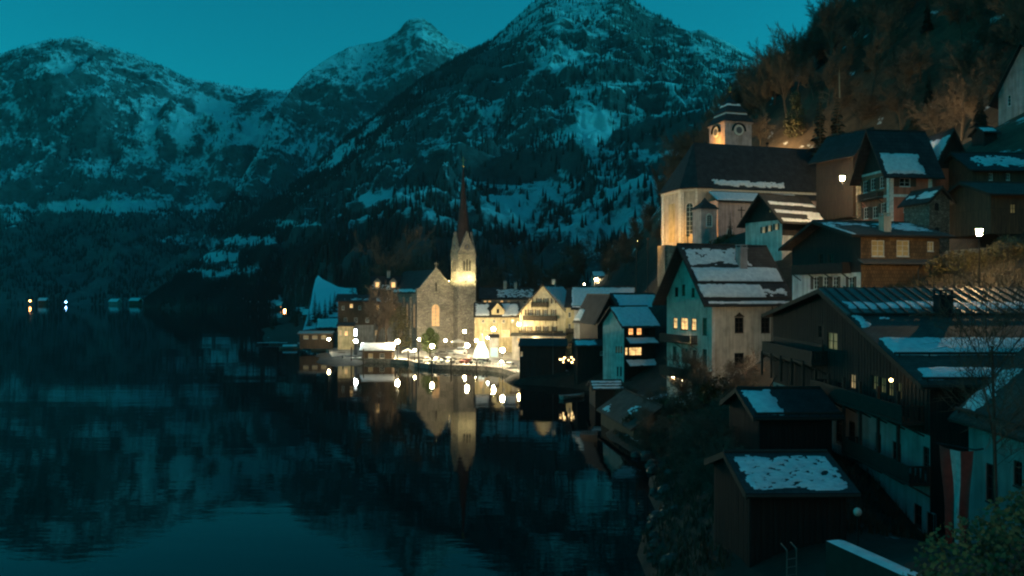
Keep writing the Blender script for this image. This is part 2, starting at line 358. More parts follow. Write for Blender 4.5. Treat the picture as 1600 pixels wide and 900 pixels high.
def mountain(name, ridge, foot, prof, nu, nv, mat, amp, gully, terr=0.0, spots=(), seed=0.0, ntree=0, tree_h=(9,17), snowbias=0.0, treef=None, ed=0.22):
    ridge = np.array(ridge, float); foot = np.array(foot, float)
    u = np.linspace(ridge[0,0], ridge[-1,0], nu)
    ry = np.interp(u, ridge[:,0], ridge[:,1]); rd = np.interp(u, ridge[:,0], ridge[:,2])
    k = np.hanning(9); k /= k.sum(); rd = np.convolve(np.pad(rd, 4, 'edge'), k, 'valid')
    fx = np.interp(u, foot[:,0], foot[:,0]); fd = np.interp(u, foot[:,0], foot[:,1]); fz = np.interp(u, foot[:,0], foot[:,2])
    Rz = CAMZ-(ry-HY)*rd/F; Rx = (u-CX)*rd/F; Fx = (fx-CX)*fd/F
    v = np.concatenate([np.linspace(0,1,nv), [1.08,1.2,1.4]])
    pt, pz = np.array(prof, float).T
    vz = np.interp(np.clip(v,0,1), pt, pz); vz[nv:] = [0.95,0.8,0.5]
    X = Fx[None]+(Rx-Fx)[None]*v[:,None]; Y = fd[None]+(rd-fd)[None]*v[:,None]; Z = fz[None]+(Rz-fz)[None]*vz[:,None]
    H = np.maximum(Rz-fz, 1)[None]
    # arc-length along the face keeps noise isotropic
    A = X/160.0+seed; B = (Y+Z*0.6)/160.0
    edge = np.clip(np.minimum(v/0.08, np.abs(1-v)/ed), 0, 1)[:,None]; edge = edge*np.clip(H/120, 0.05, 1)
    gl = ridged(A*1.3+0.4*fbm(A*2,B*2,3), B*0.45, 5)-0.55
    big = fbm(A*0.55, B*0.55, 4)-0.5
    Zn = Z+edge*(gl*gully+big*amp*1.6+(fbm(A*5,B*5,5)-0.5)*amp*0.55)
    Y = Y-edge*(gl*gully*0.5)
    if terr:
        ph = Zn/terr+1.5*fbm(A*1.1,B*1.1,3); st = np.floor(ph)+np.clip((ph-np.floor(ph))*2.4-0.7, 0, 1)
        kk = np.clip(fbm(A*0.9+7,B*0.9,3)*2.4-0.7, 0, 1)*edge
        Zn = Zn+(st-ph)*terr*0.75*kk
    # fine jagged skyline
    rim = np.exp(-((v-1)/0.03)**2)[:,None]; Zn = Zn+rim*(fbm(X/14+seed,Y*0+3,3)-0.5)*5*np.clip(H/200,0,1)
    ny, nx = X.shape; idx = np.arange(nx*ny).reshape(ny, nx)
    Fq = np.stack([idx[:-1,:-1], idx[:-1,1:], idx[1:,1:], idx[1:,:-1]], -1).reshape(-1,4)
    V = np.stack([X,Y,Zn], -1)
    du = np.gradient(V, axis=1); dv = np.gradient(V, axis=0); N = np.cross(du, dv); N /= np.linalg.norm(N,axis=-1,keepdims=True)+1e-9
    nz = np.abs(N[...,2])
    px = CX+X*F/Y; py = HY-(Zn-CAMZ)*F/Y
    snow = (nz-0.80)*1.5+(fbm(A*1.7+3,B*1.7,4)-0.5)*0.9+snowbias+gl*(-0.25)
    for (sx, sy, wx, wy, a) in spots: snow = snow+a*np.exp(-((px-sx)/wx)**2-((py-sy)/wy)**2)
    me = np_mesh(name, V.reshape(-1,3), Fq, mat, True, {'snow': snow})
    o = tag(link(name, me), kind='structure')
    if ntree:
        rng = np.random.default_rng(int(seed*10)+5); n0 = ntree*6
        i = rng.random(n0)**0.8*(nv-2); j = rng.random(n0)*(nx-2); i0 = i.astype(int); j0 = j.astype(int); a = (i-i0)[:,None]; c = (j-j0)[:,None]
        pts = (V[i0,j0]*(1-a)+V[i0+1,j0]*a)*(1-c)+(V[i0,j0+1]*(1-a)+V[i0+1,j0+1]*a)*c
        s = snow[i0,j0]; vv = v[i0]
        pr = np.clip(0.65-1.1*s, 0.03, 1)*np.clip(1.25-0.75*vv, 0.2, 1)
        if treef is not None: pr = pr*treef(px[i0,j0], py[i0,j0])
        cl = fbm(pts[:,0]/45+seed, pts[:,2]/30+pts[:,1]/90, 3); pr = pr*np.clip(cl*4-1.35, 0.02, 1.3)
        pts = pts[rng.random(n0) < pr][:ntree]; n = len(pts)
        h = rng.uniform(tree_h[0], tree_h[1], n); r = h*rng.uniform(0.13,0.2,n); th = rng.random(n)*6.28
        tv = np.zeros((n,5,3)); tv[:,:] = pts[:,None]; tv[:,4,2] += h
        for k in range(4):
            tv[:,k,0] += r*np.cos(th+k*math.pi/2); tv[:,k,1] += r*np.sin(th+k*math.pi/2); tv[:,k,2] -= 1.0
        base = (np.arange(n)*5)[:,None,None]; tf = (base+np.array([[0,1,4],[1,2,4],[2,3,4],[3,0,4]])[None]).reshape(-1,3)
        f = link('conifer_forest', np_mesh('conifer_forest', tv.reshape(-1,3), tf, M['conifers']))
        tag(f, {'far_mountain':'dark conifers scattered over the broad far mountain face','middle_mountain':'dark conifers on the rounded middle mountain slope',
                'rocky_mountain':'dark conifers streaking the steep rocky peak above the village'}[name], 'forest', kind='stuff')
    return o
mm1 = mountain_mat('rock_far', (0.13,0.14,0.14), 0.4); mm2 = mountain_mat('rock_near', (0.10,0.105,0.105), 1.3)
mountain('far_mountain', [(-380,115,2500),(-150,98,2600),(0,86,2600),(50,69,2600),(80,61,2600),(100,60,2600),(125,62,2600),(150,68,2600),(210,87,2600),(265,110,2650),(285,120,2650),(350,132,2700),(400,140,2700),(440,141,2700),(480,138,2700),(600,150,2700)],
         [(-380,1215,-3),(600,1215,-3)], [(0,0),(0.12,0.035),(0.34,0.20),(0.42,0.34),(0.56,0.62),(0.75,0.85),(1,1)], 460, 190, mm1, 85, 95, 0,
         [(95,322,75,9,1.3),(215,322,75,8,1.4),(280,215,16,45,0.9),(235,205,14,30,0.8),(400,210,30,26,0.8),(130,275,40,30,0.35),(290,370,60,16,0.6),(250,430,40,10,0.5),(60,120,80,60,0.18),(320,165,14,30,0.5),(345,180,10,40,0.5),(20,345,25,12,0.9),(330,260,40,60,0.3),(150,395,420,48,-1.1),(150,455,500,26,-1.6),(330,400,60,10,0.7),(250,375,50,8,0.6)], 1.0, 16000, (6,11), 0.05,
         lambda px, py: np.where(py > 332, 3.5, 0.28), 0.6)
mountain('middle_mountain', [(270,440,1320),(300,392,1420),(330,352,1500),(370,292,1600),(410,225,1750),(440,162,1900),(460,134,2000),(480,113,2100),(520,87,2200),(545,74,2220),(560,70,2250),(600,63,2300),(622,48,2300),(636,33,2300),(648,28,2300),(660,29,2300),(676,39,2300),(700,61,2300),(728,72,2300),(770,82,2300),(860,110,2300)],
         [(270,1300,0),(860,1450,40)], [(0,0),(0.3,0.2),(0.6,0.58),(1,1)], 330, 130, mm1, 55, 80, 0,
         [(560,120,70,40,0.22),(400,400,50,14,0.7),(330,385,50,10,0.7)], 4.0, 6000, (6,11), 0.08, lambda px, py: np.where(py > 300, 2.5, 0.4))
mountain('distant_mountain', [(1000,110,3300),(1040,80,3300),(1062,60,3300),(1078,49,3300),(1094,46,3300),(1108,54,3300),(1130,62,3300),(1170,85,3300),(1250,120,3300)],
         [(1000,2500,100),(1250,2500,100)], [(0,0),(1,1)], 90, 40, mm1, 30, 40, 0, (), 8.0)
mountain('rocky_mountain', [(225,478,985),(260,452,1000),(330,390,1080),(420,322,1180),(500,255,1300),(540,218,1360),(580,188,1420),(640,138,1520),(700,98,1620),(740,78,1680),(770,62,1720),(800,32,1800),(830,5,1850),(850,-8,1900),(880,-16,1900),(930,-20,1900),(965,-12,1900),(990,2,1900),(1020,24,1880),(1060,47,1850),(1110,64,1800),(1160,88,1750),(1200,104,1700),(1260,140,1650),(1420,200,1600)],
         [(225,965,-2),(300,930,-2),(440,800,-2),(475,560,-2),(520,440,0),(600,420,1.5),(800,420,3),(950,410,14),(1100,420,60),(1420,450,120)],
         [(0,0),(0.1,0.05),(0.3,0.24),(0.6,0.56),(0.85,0.85),(1,1)], 620, 330, mm2, 62, 85, 46,
         [(925,205,26,22,1.0),(930,195,60,50,0.25),(800,340,34,22,1.0),(895,105,45,40,0.30),(1065,140,45,30,0.4),(1010,250,60,80,0.18),(905,260,60,40,0.3),(960,370,70,30,0.35),
          (860,60,60,50,0.2),(740,200,80,60,0.10),(620,270,110,70,0.16),(700,300,100,50,0.12),(740,95,50,22,-0.8),(700,125,50,16,-0.6),(650,160,40,14,-0.5),(700,400,220,35,-0.7),(500,390,120,60,-0.35),(1000,420,200,30,-0.6),
          (450,350,40,8,1.3),(400,376,40,7,1.5),(350,402,40,6,1.5),(300,428,40,6,1.4),(255,448,30,5,1.2),(420,420,60,6,0.8),(770,250,50,60,-0.1)], 9.0, 26000, (6,11), 0.04,
         lambda px, py: np.where(py > 375, 3.2, np.where((px < 780) & (py < 60+(780-px)*0.85), 2.2, 0.4)), 0.42)
# ------------------------------------------------------------------ building kit
WCACHE = {}
def window_mesh(w, h, arch):
    k = (round(w,2), round(h,2), arch)
    if k in WCACHE: return WCACHE[k]
    w, h = k[0], k[1]
    f = MB(); t = min(0.09, w*0.11); y0, y1 = -0.045, 0.05
    f.box(-w/2-0.03, w/2+0.03, -0.12, 0.0, -h/2-0.09, -h/2)                        # sill
    f.box(-w/2, -w/2+t, y0, y1, -h/2, h/2); f.box(w/2-t, w/2, y0, y1, -h/2, h/2)
    f.box(-w/2+t, w/2-t, y0, y1, -h/2, -h/2+t); f.box(-w/2+t, w/2-t, y0, y1, h/2-t, h/2)
    if w > 0.55: f.box(-t*0.3, t*0.3, y0+0.02, y1, -h/2+t, h/2-t)
    nb = 2 if h > 1.5 else 1
    for q in range(nb):
        z = -h/2+h*(q+1)/(nb+1); f.box(-w/2+t, w/2-t, y0+0.03, y1, z-t*0.25, z+t*0.25)
    g = MB(); g.poly([(-w/2+t,0.03,-h/2+t),(w/2-t,0.03,-h/2+t),(w/2-t,0.03,h/2-t),(-w/2+t,0.03,h/2-t)])
    sh = MB(); sw = w*0.5
    sh.box(0, sw, -0.05, 0.0, -h/2, h/2)
    for q in range(5): sh.box(0.06, sw-0.06, -0.075, -0.05, -h/2+0.1+q*(h-0.2)/5, -h/2+0.1+(q+0.72)*(h-0.2)/5)
    WCACHE[k] = (f, g, sh, {}); return WCACHE[k]
def cached(store, key, builder, name, mat):
    kk = (key, mat.name)
    if kk not in store: store[kk] = builder.mesh(name, mat)
    return store[kk]

class House:
    """house standing on its near corner; local x along the front face, y to the back, z up"""
    def __init__(s, name, label, px, d, xr, xl, yaw, zb, group=None, cat='house', W=None, L=None):
        s.th = th = R(yaw); s.c = Vector((xat(px,d), d)); s.zb = zb
        k = (xr-CX)/F; s.W = W or (k*d-s.c.x)/(math.cos(th)-k*math.sin(th))
        k = (xl-CX)/F; s.L = L or (k*d-s.c.x)/(-math.sin(th)-k*math.cos(th))
        s.o = empty(name, (s.c.x, s.c.y, zb), th, label, cat, group)
        s.face = {'f': ((0,0),0.0,s.W), 'l': ((0,s.L),-math.pi/2,s.L), 'r': ((s.W,0),math.pi/2,s.L), 'b': ((s.W,s.L),math.pi,s.W)}
        s.holes = {k: [] for k in 'flrb'}
        FOOT.append((s.c.x, s.c.y, s.th, s.W, s.L))
    def z(s, py, d=None): return zat(py, d or s.c.y)-s.zb
    def uv(s, face, px, py):
        (ox,oy), rz, w = s.face[face]; a = s.th+rz
        org = s.c+Vector((ox*math.cos(s.th)-oy*math.sin(s.th), ox*math.sin(s.th)+oy*math.cos(s.th)))
        t = Vector((math.cos(a), math.sin(a))); nrm = Vector((t.y, -t.x))
        r = Vector(((px-CX)/F, 1.0)); q = org.dot(nrm)/r.dot(nrm); pt = r*q
        return (pt-org).dot(t), CAMZ-(py-HY)/F*q-s.zb, q
    def win(s, face, px, py, wp, hp, lit=None, shut=False, frame='trim', label=None):
        u0, v, q = s.uv(face, px-wp/2, py); u1, v1, q1 = s.uv(face, px+wp/2, py)
        u, v, q = s.uv(face, px, py); h = hp*q/F
        return s.win_uv(face, u, v, abs(u1-u0), h, lit, shut, frame, label)
    def win_uv(s, face, u, v, w, h, lit=None, shut=False, frame='trim', label=None, hole=True):
        w = max(0.35, min(w, 4.0)); (ox,oy), rz, fw = s.face[face]
        f, g, sh, st = window_mesh(w, h, False)
        m = Matrix.Rotation(rz, 4, 'Z'); dep = 0.1 if hole else -0.06
        loc = Vector((ox,oy,0))+(m@Vector((u, dep, v)))
        wo = link('window', cached(st, 'f', f, 'window', M[frame]), s.o, loc, rz)
        if label: wo['label'] = label
        link('pane', cached(st, 'g', g, 'pane', M[lit] if lit else M['glass']), wo)
        if shut:
            sm = cached(st, 's', sh, 'shutter', M['shutter'] if shut is True else M[shut])
            link('shutter', sm, wo, (w/2+0.02, -dep, 0)); link('shutter', sm, wo, (-w/2-w*0.5-0.02, -dep, 0))
        if hole: s.holes[face].append((u-w/2, u+w/2, v-h/2, v+h/2))
        return wo
    def top(s, face, u):
        W, L, r = s.W, s.L, s.ridge
        if r == 'x':
            if face == 'f': return s.ze
            if face == 'b': return s.zeb
            y = (L-u) if face == 'l' else u
            return s.ze+(s.zr-s.ze)*y/(L*s.rp) if y <= L*s.rp else s.zeb+(s.zr-s.zeb)*(L-y)/(L*(1-s.rp))
        if r == 'y':
            if face == 'l': return s.ze
            if face == 'r': return s.zeb
            x = u if face == 'f' else W-u
            return s.ze+(s.zr-s.ze)*x/(W*s.rp) if x <= W*s.rp else s.zeb+(s.zr-s.zeb)*(W-x)/(W*(1-s.rp))
        return s.ze
    def walls(s, mat, mat2=None, split=None, faces='flrb'):
        for fc in faces:
            (ox,oy), rz, w = s.face[fc]; b = MB(); m2 = mat2; sp = split
            ma = mat[fc] if isinstance(mat, dict) else mat
            if isinstance(split, dict): sp = split.get(fc)
            hs = s.holes[fc]; us = {0.0, w}; zs = {0.0}
            if s.ridge == 'x' and fc == 'l': us.add(s.L*(1-s.rp))
            if s.ridge == 'x' and fc == 'r': us.add(s.L*s.rp)
            if s.ridge == 'y' and fc == 'f': us.add(s.W*s.rp)
            if s.ridge == 'y' and fc == 'b': us.add(s.W*(1-s.rp))
            for h in hs: us |= {max(0,h[0]), min(w,h[1])}; zs |= {h[2], h[3]}
            if sp: zs.add(sp)
            us = sorted(us); zs = sorted(z for z in zs if z >= 0)
            for a, c in zip(us, us[1:]):
                if c-a < 1e-4: continue
                ta, tc = s.top(fc,a), s.top(fc,c); lo = min(ta,tc); zz = [z for z in zs if z < lo-1e-3]
                for i, z0 in enumerate(zz):
                    last = i == len(zz)-1; mid = (a+c)/2
                    za, zc = (ta,tc) if last else (zz[i+1],zz[i+1])
                    mz = (z0+min(za,zc))/2
                    if any(h[0] < mid < h[1] and h[2] < mz < h[3] for h in hs) and not last: continue
                    b.poly([(a,0,z0),(c,0,z0),(c,0,zc),(a,0,za)], 1 if (sp and z0 >= sp-1e-4) else 0)
            for (u0,u1,v0,v1) in hs:
                k = 1 if (sp and (v0+v1)/2 > sp) else 0; dd = 0.2
                b.poly([(u0,0,v0),(u0,dd,v0),(u0,dd,v1),(u0,0,v1)],k); b.poly([(u1,0,v0),(u1,0,v1),(u1,dd,v1),(u1,dd,v0)],k)
                b.poly([(u0,0,v0),(u1,0,v0),(u1,dd,v0),(u0,dd,v0)],k); b.poly([(u0,0,v1),(u0,dd,v1),(u1,dd,v1),(u1,0,v1)],k)
            b.build('wall', [M[ma], M[mat2 or ma]], s.o, (ox,oy,0), rz)
    def setroof(s, ridge, ze, zr, rp=0.5, zeb=None):
        s.ridge, s.ze, s.zr, s.rp, s.zeb = ridge, ze, zr, rp, (ze if zeb is None else zeb)
    def slopes(s, over, og, lift=0.0):
        """slope -> (origin at eave start, along-eave vector, up-slope vector)"""
        W, L = s.W, s.L; out = {}
        if s.ridge == 'x':
            k = (s.zr-s.ze)/(L*s.rp); kb = (s.zr-s.zeb)/(L*(1-s.rp))
            out['f'] = (Vector((-og,-over,s.ze-k*over+lift)), Vector((W+2*og,0,0)), Vector((0,L*s.rp+over,(L*s.rp+over)*k)))
            yb = L+over; out['b'] = (Vector((W+og,yb,s.zeb-kb*over+lift)), Vector((-W-2*og,0,0)), Vector((0,-(L*(1-s.rp)+over),(L*(1-s.rp)+over)*kb)))
        else:
            k = (s.zr-s.ze)/(W*s.rp); kb = (s.zr-s.zeb)/(W*(1-s.rp))
            out['l'] = (Vector((-over,L+og,s.ze-k*over+lift)), Vector((0,-L-2*og,0)), Vector((W*s.rp+over,0,(W*s.rp+over)*k)))
            out['r'] = (Vector((W+over,-og,s.zeb-kb*over+lift)), Vector((0,L+2*og,0)), Vector((-(W*(1-s.rp)+over),0,(W*(1-s.rp)+over)*kb)))
        return out
    def roof(s, mat, over=0.9, og=1.0, th=0.28, fascia='woodplain'):
        b = MB(); s.over, s.og = over, og; sl = s.slopes(over, og, 0.22)
        for k, (o, a, u) in sl.items(): b.slab(o, o+a, o+a+u, o+u, th)
        s.roofo = b.build('roof', M[mat], s.o); f = MB()
        for k, (o, a, u) in sl.items():                                              # eave board, barge boards and snow rail
            n = a.normalized(); un = u.normalized()
            f.tube(o-un*0.06+Vector((0,0,-0.12)), o+a-un*0.06+Vector((0,0,-0.12)), 0.10, n=5)
            f.slab(o-n*0.06, o+n*0.02, o+n*0.02+u+Vector((0,0,0.02)), o-n*0.06+u+Vector((0,0,0.02)), 0.36)
            f.slab(o+a-n*0.02, o+a+n*0.06, o+a+n*0.06+u+Vector((0,0,0.02)), o+a-n*0.02+u+Vector((0,0,0.02)), 0.36)
        rr = list(sl.values())[0]; f.tube(rr[0]+rr[2]+Vector((0,0,0.02)), rr[0]+rr[1]+rr[2]+Vector((0,0,0.02)), 0.13, n=6)
        f.build('eave_board', M[fascia], s.roofo); return s.roofo
    def snow(s, slope, u0, u1, v0, v1, rag=0.25, th=0.16, seed=None, holes=0.0, hs=0.8):
        o, a, u = s.slopes(s.over, s.og, 0.235)[slope]
        snow_patch(s.roofo, o+a*u0+u*v0, a*(u1-u0), u*(v1-v0), rag, th, seed if seed is not None else random.random()*90, holes, hs)
    def rail(s, slope, v):
        o, a, u = s.slopes(s.over, s.og, 0.24)[slope]; b = MB(); p = o+u*v+Vector((0,0,0.22))
        b.tube(p+a*0.01, p+a*0.99, 0.09, n=5)
        for q in np.linspace(0.03,0.97,9): b.tube(p+a*q-Vector((0,0,0.25)), p+a*q, 0.05, n=4)
        b.build('snow_guard', M['woodplain'], s.roofo)
    def chimney(s, x, y, w, z0, z1, mat='white'):
        b = MB(); b.box(x-w/2,x+w/2,y-w/2,y+w/2,z0,z1); b.box(x-w/2-0.1,x+w/2+0.1,y-w/2-0.1,y+w/2+0.1,z1-0.28,z1-0.1)
        b.box(x-w/2-0.03,x+w/2+0.03,y-w/2-0.03,y+w/2+0.03,z1+0.25,z1+0.36)
        for sx in (-1,1):
            for sy in (-1,1): b.box(x+sx*(w/2-0.07)-0.05,x+sx*(w/2-0.07)+0.05,y+sy*(w/2-0.07)-0.05,y+sy*(w/2-0.07)+0.05,z1,z1+0.25)
        b.build('chimney', M[mat], s.roofo)
    def balcony(s, face, u0, u1, v, dep=1.2, hr=1.0, mat='woodplain', slats=True):
        (ox,oy), rz, w = s.face[face]; b = MB(); b.box(u0,u1,-dep,0.0,v-0.18,v)
        b.box(u0,u1,-dep-0.03,-dep+0.05,v+hr-0.1,v+hr); b.box(u0,u0+0.08,-dep,0,v+hr-0.1,v+hr); b.box(u1-0.08,u1,-dep,0,v+hr-0.1,v+hr)
        n = max(3, int((u1-u0)/0.24))
        for q in range(n):
            x = u0+(u1-u0)*(q+0.5)/n; b.box(x-0.1,x+0.1,-dep-0.01,-dep+0.03,v+0.05,v+hr-0.1)
        for e in (u0+0.02, u1-0.06):
            for q in range(4): y = -dep+0.1+(dep-0.15)*(q+0.5)/4; b.box(e,e+0.04,y-0.1,y+0.1,v+0.05,v+hr-0.1)
        for x in np.linspace(u0+0.2,u1-0.2,max(2,int((u1-u0)/2.2))): b.tube((x,0,v-0.9),(x,-dep+0.1,v-0.18),0.07,n=4)
        o = b.build('balcony', M[mat], s.o, (ox,oy,0), rz); return o
    def balcony_px(s, face, x0, x1, yfloor, dep=1.2, hr=1.0, mat='woodplain'):
        u0, v, _ = s.uv(face, x0, yfloor); u1, v1, _ = s.uv(face, x1, yfloor); v = s.uv(face,(x0+x1)/2,yfloor)[1]
        return s.balcony(face, min(u0,u1), max(u0,u1), v, dep, hr, mat)
    def boards(s, face, v0, step=0.32, w=0.2, mat='wood', u0=0.1, u1=None, off=0.0):
        (ox,oy), rz, wd = s.face[face]; rg = random.Random(int(wd*100)); u = u0
        while u < (u1 or wd-0.1):
            v1 = min(s.top(face,max(0,u-w/2)), s.top(face,min(wd,u+w/2)))-0.05; lo = v0+rg.uniform(-0.06,0.06)
            segs = [(lo, v1)]
            for (a,c,z0,z1) in s.holes[face]:
                if a-0.14 < u < c+0.14: segs = [q for p in segs for q in ((p[0],min(p[1],z0-0.12)),(max(p[0],z1+0.06),p[1])) if q[1]-q[0] > 0.1]
            d = 0.03+rg.uniform(0,0.02)+off
            for (z0,z1) in segs: b = MB(); b.box(u-w/2,u+w/2,-d,0.01,z0,z1); b.build('board', M[mat], s.o, (ox,oy,0), rz)
            u += step
    def part(s, name, b, mat, face=None, parent=None):
        if face: (ox,oy), rz, w = s.face[face]; return b.build(name, mat, s.o, (ox,oy,0), rz)
        return b.build(name, mat, parent or s.o)
FOOT = []
def snow_patch(parent, o, a, u, rag=0.25, th=0.16, seed=0.0, holes=0.0, hs=0.8):
    la, lu = a.length, u.length; fine = 2.2 if hs < 0.5 else 1.0; n1 = int(min(130*fine, max(10, la/0.2*fine))); n2 = int(min(64*fine, max(6, lu/0.15*fine)))
    s, t = np.meshgrid(np.linspace(0,1,n1), np.linspace(0,1,n2))
    sx = s*la; ty = t*lu; e = np.minimum(np.minimum(sx, la-sx), np.minimum(ty, lu-ty))
    nz = 0.5*fbm(sx/3.0+seed, ty/1.6+seed*2, 3)+0.5*fbm(sx/0.9+seed, ty/0.34+seed*2, 3)
    m = e-rag*3.0*np.clip(nz-0.35, 0, 1)*2-0.04-rag*0.3
    if holes: m = np.minimum(m, (fbm(sx/hs+seed+40, ty/(hs*0.55)+seed, 4)-holes)*4)
    mm = np.clip(m/0.55, -0.3, 1); hgt = np.where(mm > 0, np.sqrt(np.abs(mm)), mm)*th*np.where(ty < lu*0.3, 1.25, 1.0)+np.clip(m,0,1)*(nz-0.5)*0.12
    N = a.cross(u).normalized(); N = N if N.z > 0 else -N
    A = np.array(a); U = np.array(u); V = np.array(o)+s[...,None]*A+t[...,None]*U+hgt[...,None]*np.array(N)
    idx = np.arange(n1*n2).reshape(n2,n1); Fq = np.stack([idx[:-1,:-1],idx[:-1,1:],idx[1:,1:],idx[1:,:-1]],-1).reshape(-1,4)
    keep = (m.ravel()[Fq] > 0).any(1); Fq = Fq[keep]
    if not len(Fq): return
    un, inv = np.unique(Fq, return_inverse=True)
    return link('snow', np_mesh('snow', V.reshape(-1,3)[un], inv.reshape(Fq.shape), M['snow'], True), parent)

def street_lamp(px, py, d, color, strength, rad, label, gzv=None, kind='globe', group=None):
    p = P(px,py,d); g = gz(p.x,p.y) if gzv is None else gzv
    o = empty('street_lamp', (p.x,p.y,g), 0, label, 'street lamp', group); h = p.z-g
    key = 'lamp_%s_%s' % ('_'.join('%.2f'%c for c in color), strength)
    if key not in M: M[key] = glow(key, color, strength)
    b = MB(); b.lathe([(0.14,-0.6),(0.14,0.5),(0.07,0.6),(0.055,h-rad*1.05),(0.16,h-rad*1.0),(0.16,h-rad*0.85)], 8); b.build('pole', M['iron'], o)
    b = MB(); b.smooth = True
    if kind == 'globe': b.lathe([(0.02,-rad)]+[(rad*math.sin(q), -rad*math.cos(q)) for q in np.linspace(0.3,2.84,7)]+[(0.02,rad)], 10, (0,0,h))
    else: b.smooth = False; b.lathe([(rad*0.55,-rad),(rad*0.9,rad*0.6)], 6, (0,0,h))
    b.build('lamp_globe', M[key], o)
    if kind == 'lantern':
        b = MB(); b.lathe([(rad*1.05,rad*0.62),(rad*0.5,rad*1.05),(0.05,rad*1.4)], 6, (0,0,h)); b.build('cap', M['iron'], o)
    return o
# ------------------------------------------------------------------ stone church with the needle spire, on the quay
GZQ = 0.95
ch = House('stone_church', 'grey stone church with floodlit belfry and dark needle spire above the quay', 716, 268, 743, 700, 27, GZQ, cat='church', W=6.4, L=6.4)
def church_a():
    o = ch.o; W = 6.4; zbel = zat(437,268)-GZQ; zg = zat(397,268)-GZQ; zp = zat(362,268)-GZQ
    b = MB()
    b.box(0,W,0,W,-1.5,zbel-0.4); b.box(-0.2,W+0.2,-0.2,W+0.2,zbel-0.4,zbel); b.box(0.04,W-0.04,0.04,W-0.04,zbel,zg)
    for (x,y) in ((-0.25,-0.25),(W-0.9,-0.25),(-0.25,W-0.9),(W-0.9,W-0.9)): b.box(x,x+1.15,y,y+1.15,-1.5,zbel-7)
    b.box(-0.15,W+0.15,-0.15,W+0.15,zg-0.35,zg)
    b.build('tower', M['stone'], o)
    # four gables
    for k in range(4):
        g = MB(); h = zp-zg
        g.poly([(-W/2,-W/2,zg),(W/2,-W/2,zg),(0,-W/2,zp)]); g.poly([(-W/2,-W/2+0.5,zg),(0,-W/2+0.5,zp),(W/2,-W/2+0.5,zg)])
        for sgn in (-1,1):
            a = Vector((sgn*(W/2+0.2),-W/2-0.12,zg-0.1)); c = Vector((0,-W/2-0.12,zp+0.35))
            g.poly([a, a+Vector((0,0.8,0)), c+Vector((0,0.8,0)), c]); g.poly([a, c, c-Vector((0,0,0.6)), a-Vector((sgn*0.3,0,0))])
        gb = g.build('gable', M['stone'], o, (W/2,W/2,0), k*math.pi/2)
        r = MB(); r.poly([(-W/2,-W/2+0.1,zg),(0,-W/2+0.1,zp),(0,0,zp),(-W/2,0,zg+0.2)]); r.poly([(W/2,-W/2+0.1,zg),(W/2,0,zg+0.2),(0,0,zp),(0,-W/2+0.1,zp)])
        r.build('gable_roof', M['roof'], o, (W/2,W/2,0), k*math.pi/2)
        # clock
        c = MB(); c.lathe([(0.95,0),(1.1,0.05),(1.1,0.2),(0.92,0.22)], 20)
        cd = c.build('clock_face', M['dial'], o)
        cd.matrix_local = Matrix.Translation((W/2,W/2,0))@Matrix.Rotation(k*math.pi/2,4,'Z')@Matrix.Translation((0,-W/2-0.05,zg+2.3))@Matrix.Rotation(R(90),4,'X')
        hnd = MB(); hnd.box(-0.07,0.07,-0.1,0.75,0.22,0.27); hnd.box(-0.55,0.1,-0.06,0.06,0.27,0.31)
        hnd.build('clock_hand', M['gold'], cd)
        # belfry openings: three pointed lancets
        for x in (-1.05,0,1.05):
            h2 = 4.4 if x == 0 else 3.9; z0 = zbel+2.9
            a = [(-0.36,0),(0.36,0),(0.36,h2-0.7),(0,h2),(-0.36,h2-0.7)]
            q = MB(); q.poly([(x+p[0],-W/2+0.02,z0+p[1]) for p in a]); 
            lo = q.build('belfry_opening', M['black'], o, (W/2,W/2,0), k*math.pi/2)
            f = MB()
            for (p0,p1) in zip(a, a[1:]+a[:1]):
                f.tube((x+p0[0],-W/2-0.02,z0+p0[1]),(x+p1[0],-W/2-0.02,z0+p1[1]),0.1,n=5)
            f.build('surround', M['stone'], lo)
    # spire
    zs = zat(258,268)-GZQ; s = MB(); s.lathe([(3.1,zg-0.2),(2.7,zg+2.5),(2.15,zp+1.5),(1.15,zp+10),(0.12,zs)], 8, (W/2,W/2,0), rot=R(22.5))
    sp = s.build('spire', M['spire'], o)
    c = MB(); c.lathe([(0.05,zs-0.2),(0.45,zs+0.35),(0.05,zs+0.9)], 10, (W/2,W/2,0)); c.tube((W/2,W/2,zs),(W/2,W/2,zs+3.4),0.09); c.tube((W/2-0.75,W/2,zs+2.3),(W/2+0.75,W/2,zs+2.3),0.08)
    c.build('cross', M['gold'], sp)
    # nave behind and left of the tower
    x0, x1, y0, y1 = -12.6, 0.3, 4.4, 36.0; ze = zat(455,270)-GZQ; zr = zat(421,270)-GZQ; xm = (x0+x1)/2
    b = MB(); b.poly([(x0,y0,-1.5),(x1,y0,-1.5),(x1,y0,ze),(xm,y0,zr),(x0,y0,ze)]); b.poly([(x0,y1,-1.5),(x0,y0,-1.5),(x0,y0,ze),(x0,y1,ze)])
    b.poly([(x1,y0,-1.5),(x1,y1,-1.5),(x1,y1,ze),(x1,y0,ze)]); b.poly([(x1,y1,-1.5),(x0,y1,-1.5),(x0,y1,ze),(xm,y1,zr),(x1,y1,ze)])
    b.box(x0-0.5,x0+1.0,y0-0.5,y0+0.9,-1.5,ze+1.0)
    for sgn, xa in ((1,x0),(-1,x1)):
        k = (zr-ze)/(xm-x0); b.slab((xa-sgn*0.6,y0-0.35,ze+0.2-0.6*k*0.3),(xm,y0-0.35,zr+0.75),(xm,y0+0.5,zr+0.75),(xa-sgn*0.6,y0+0.5,ze+0.2-0.6*k*0.3),0.75)
    for yy in (11,18,25,32): b.box(x0-0.7,x0,yy-0.5,yy+0.5,-1.5,ze-2.0)
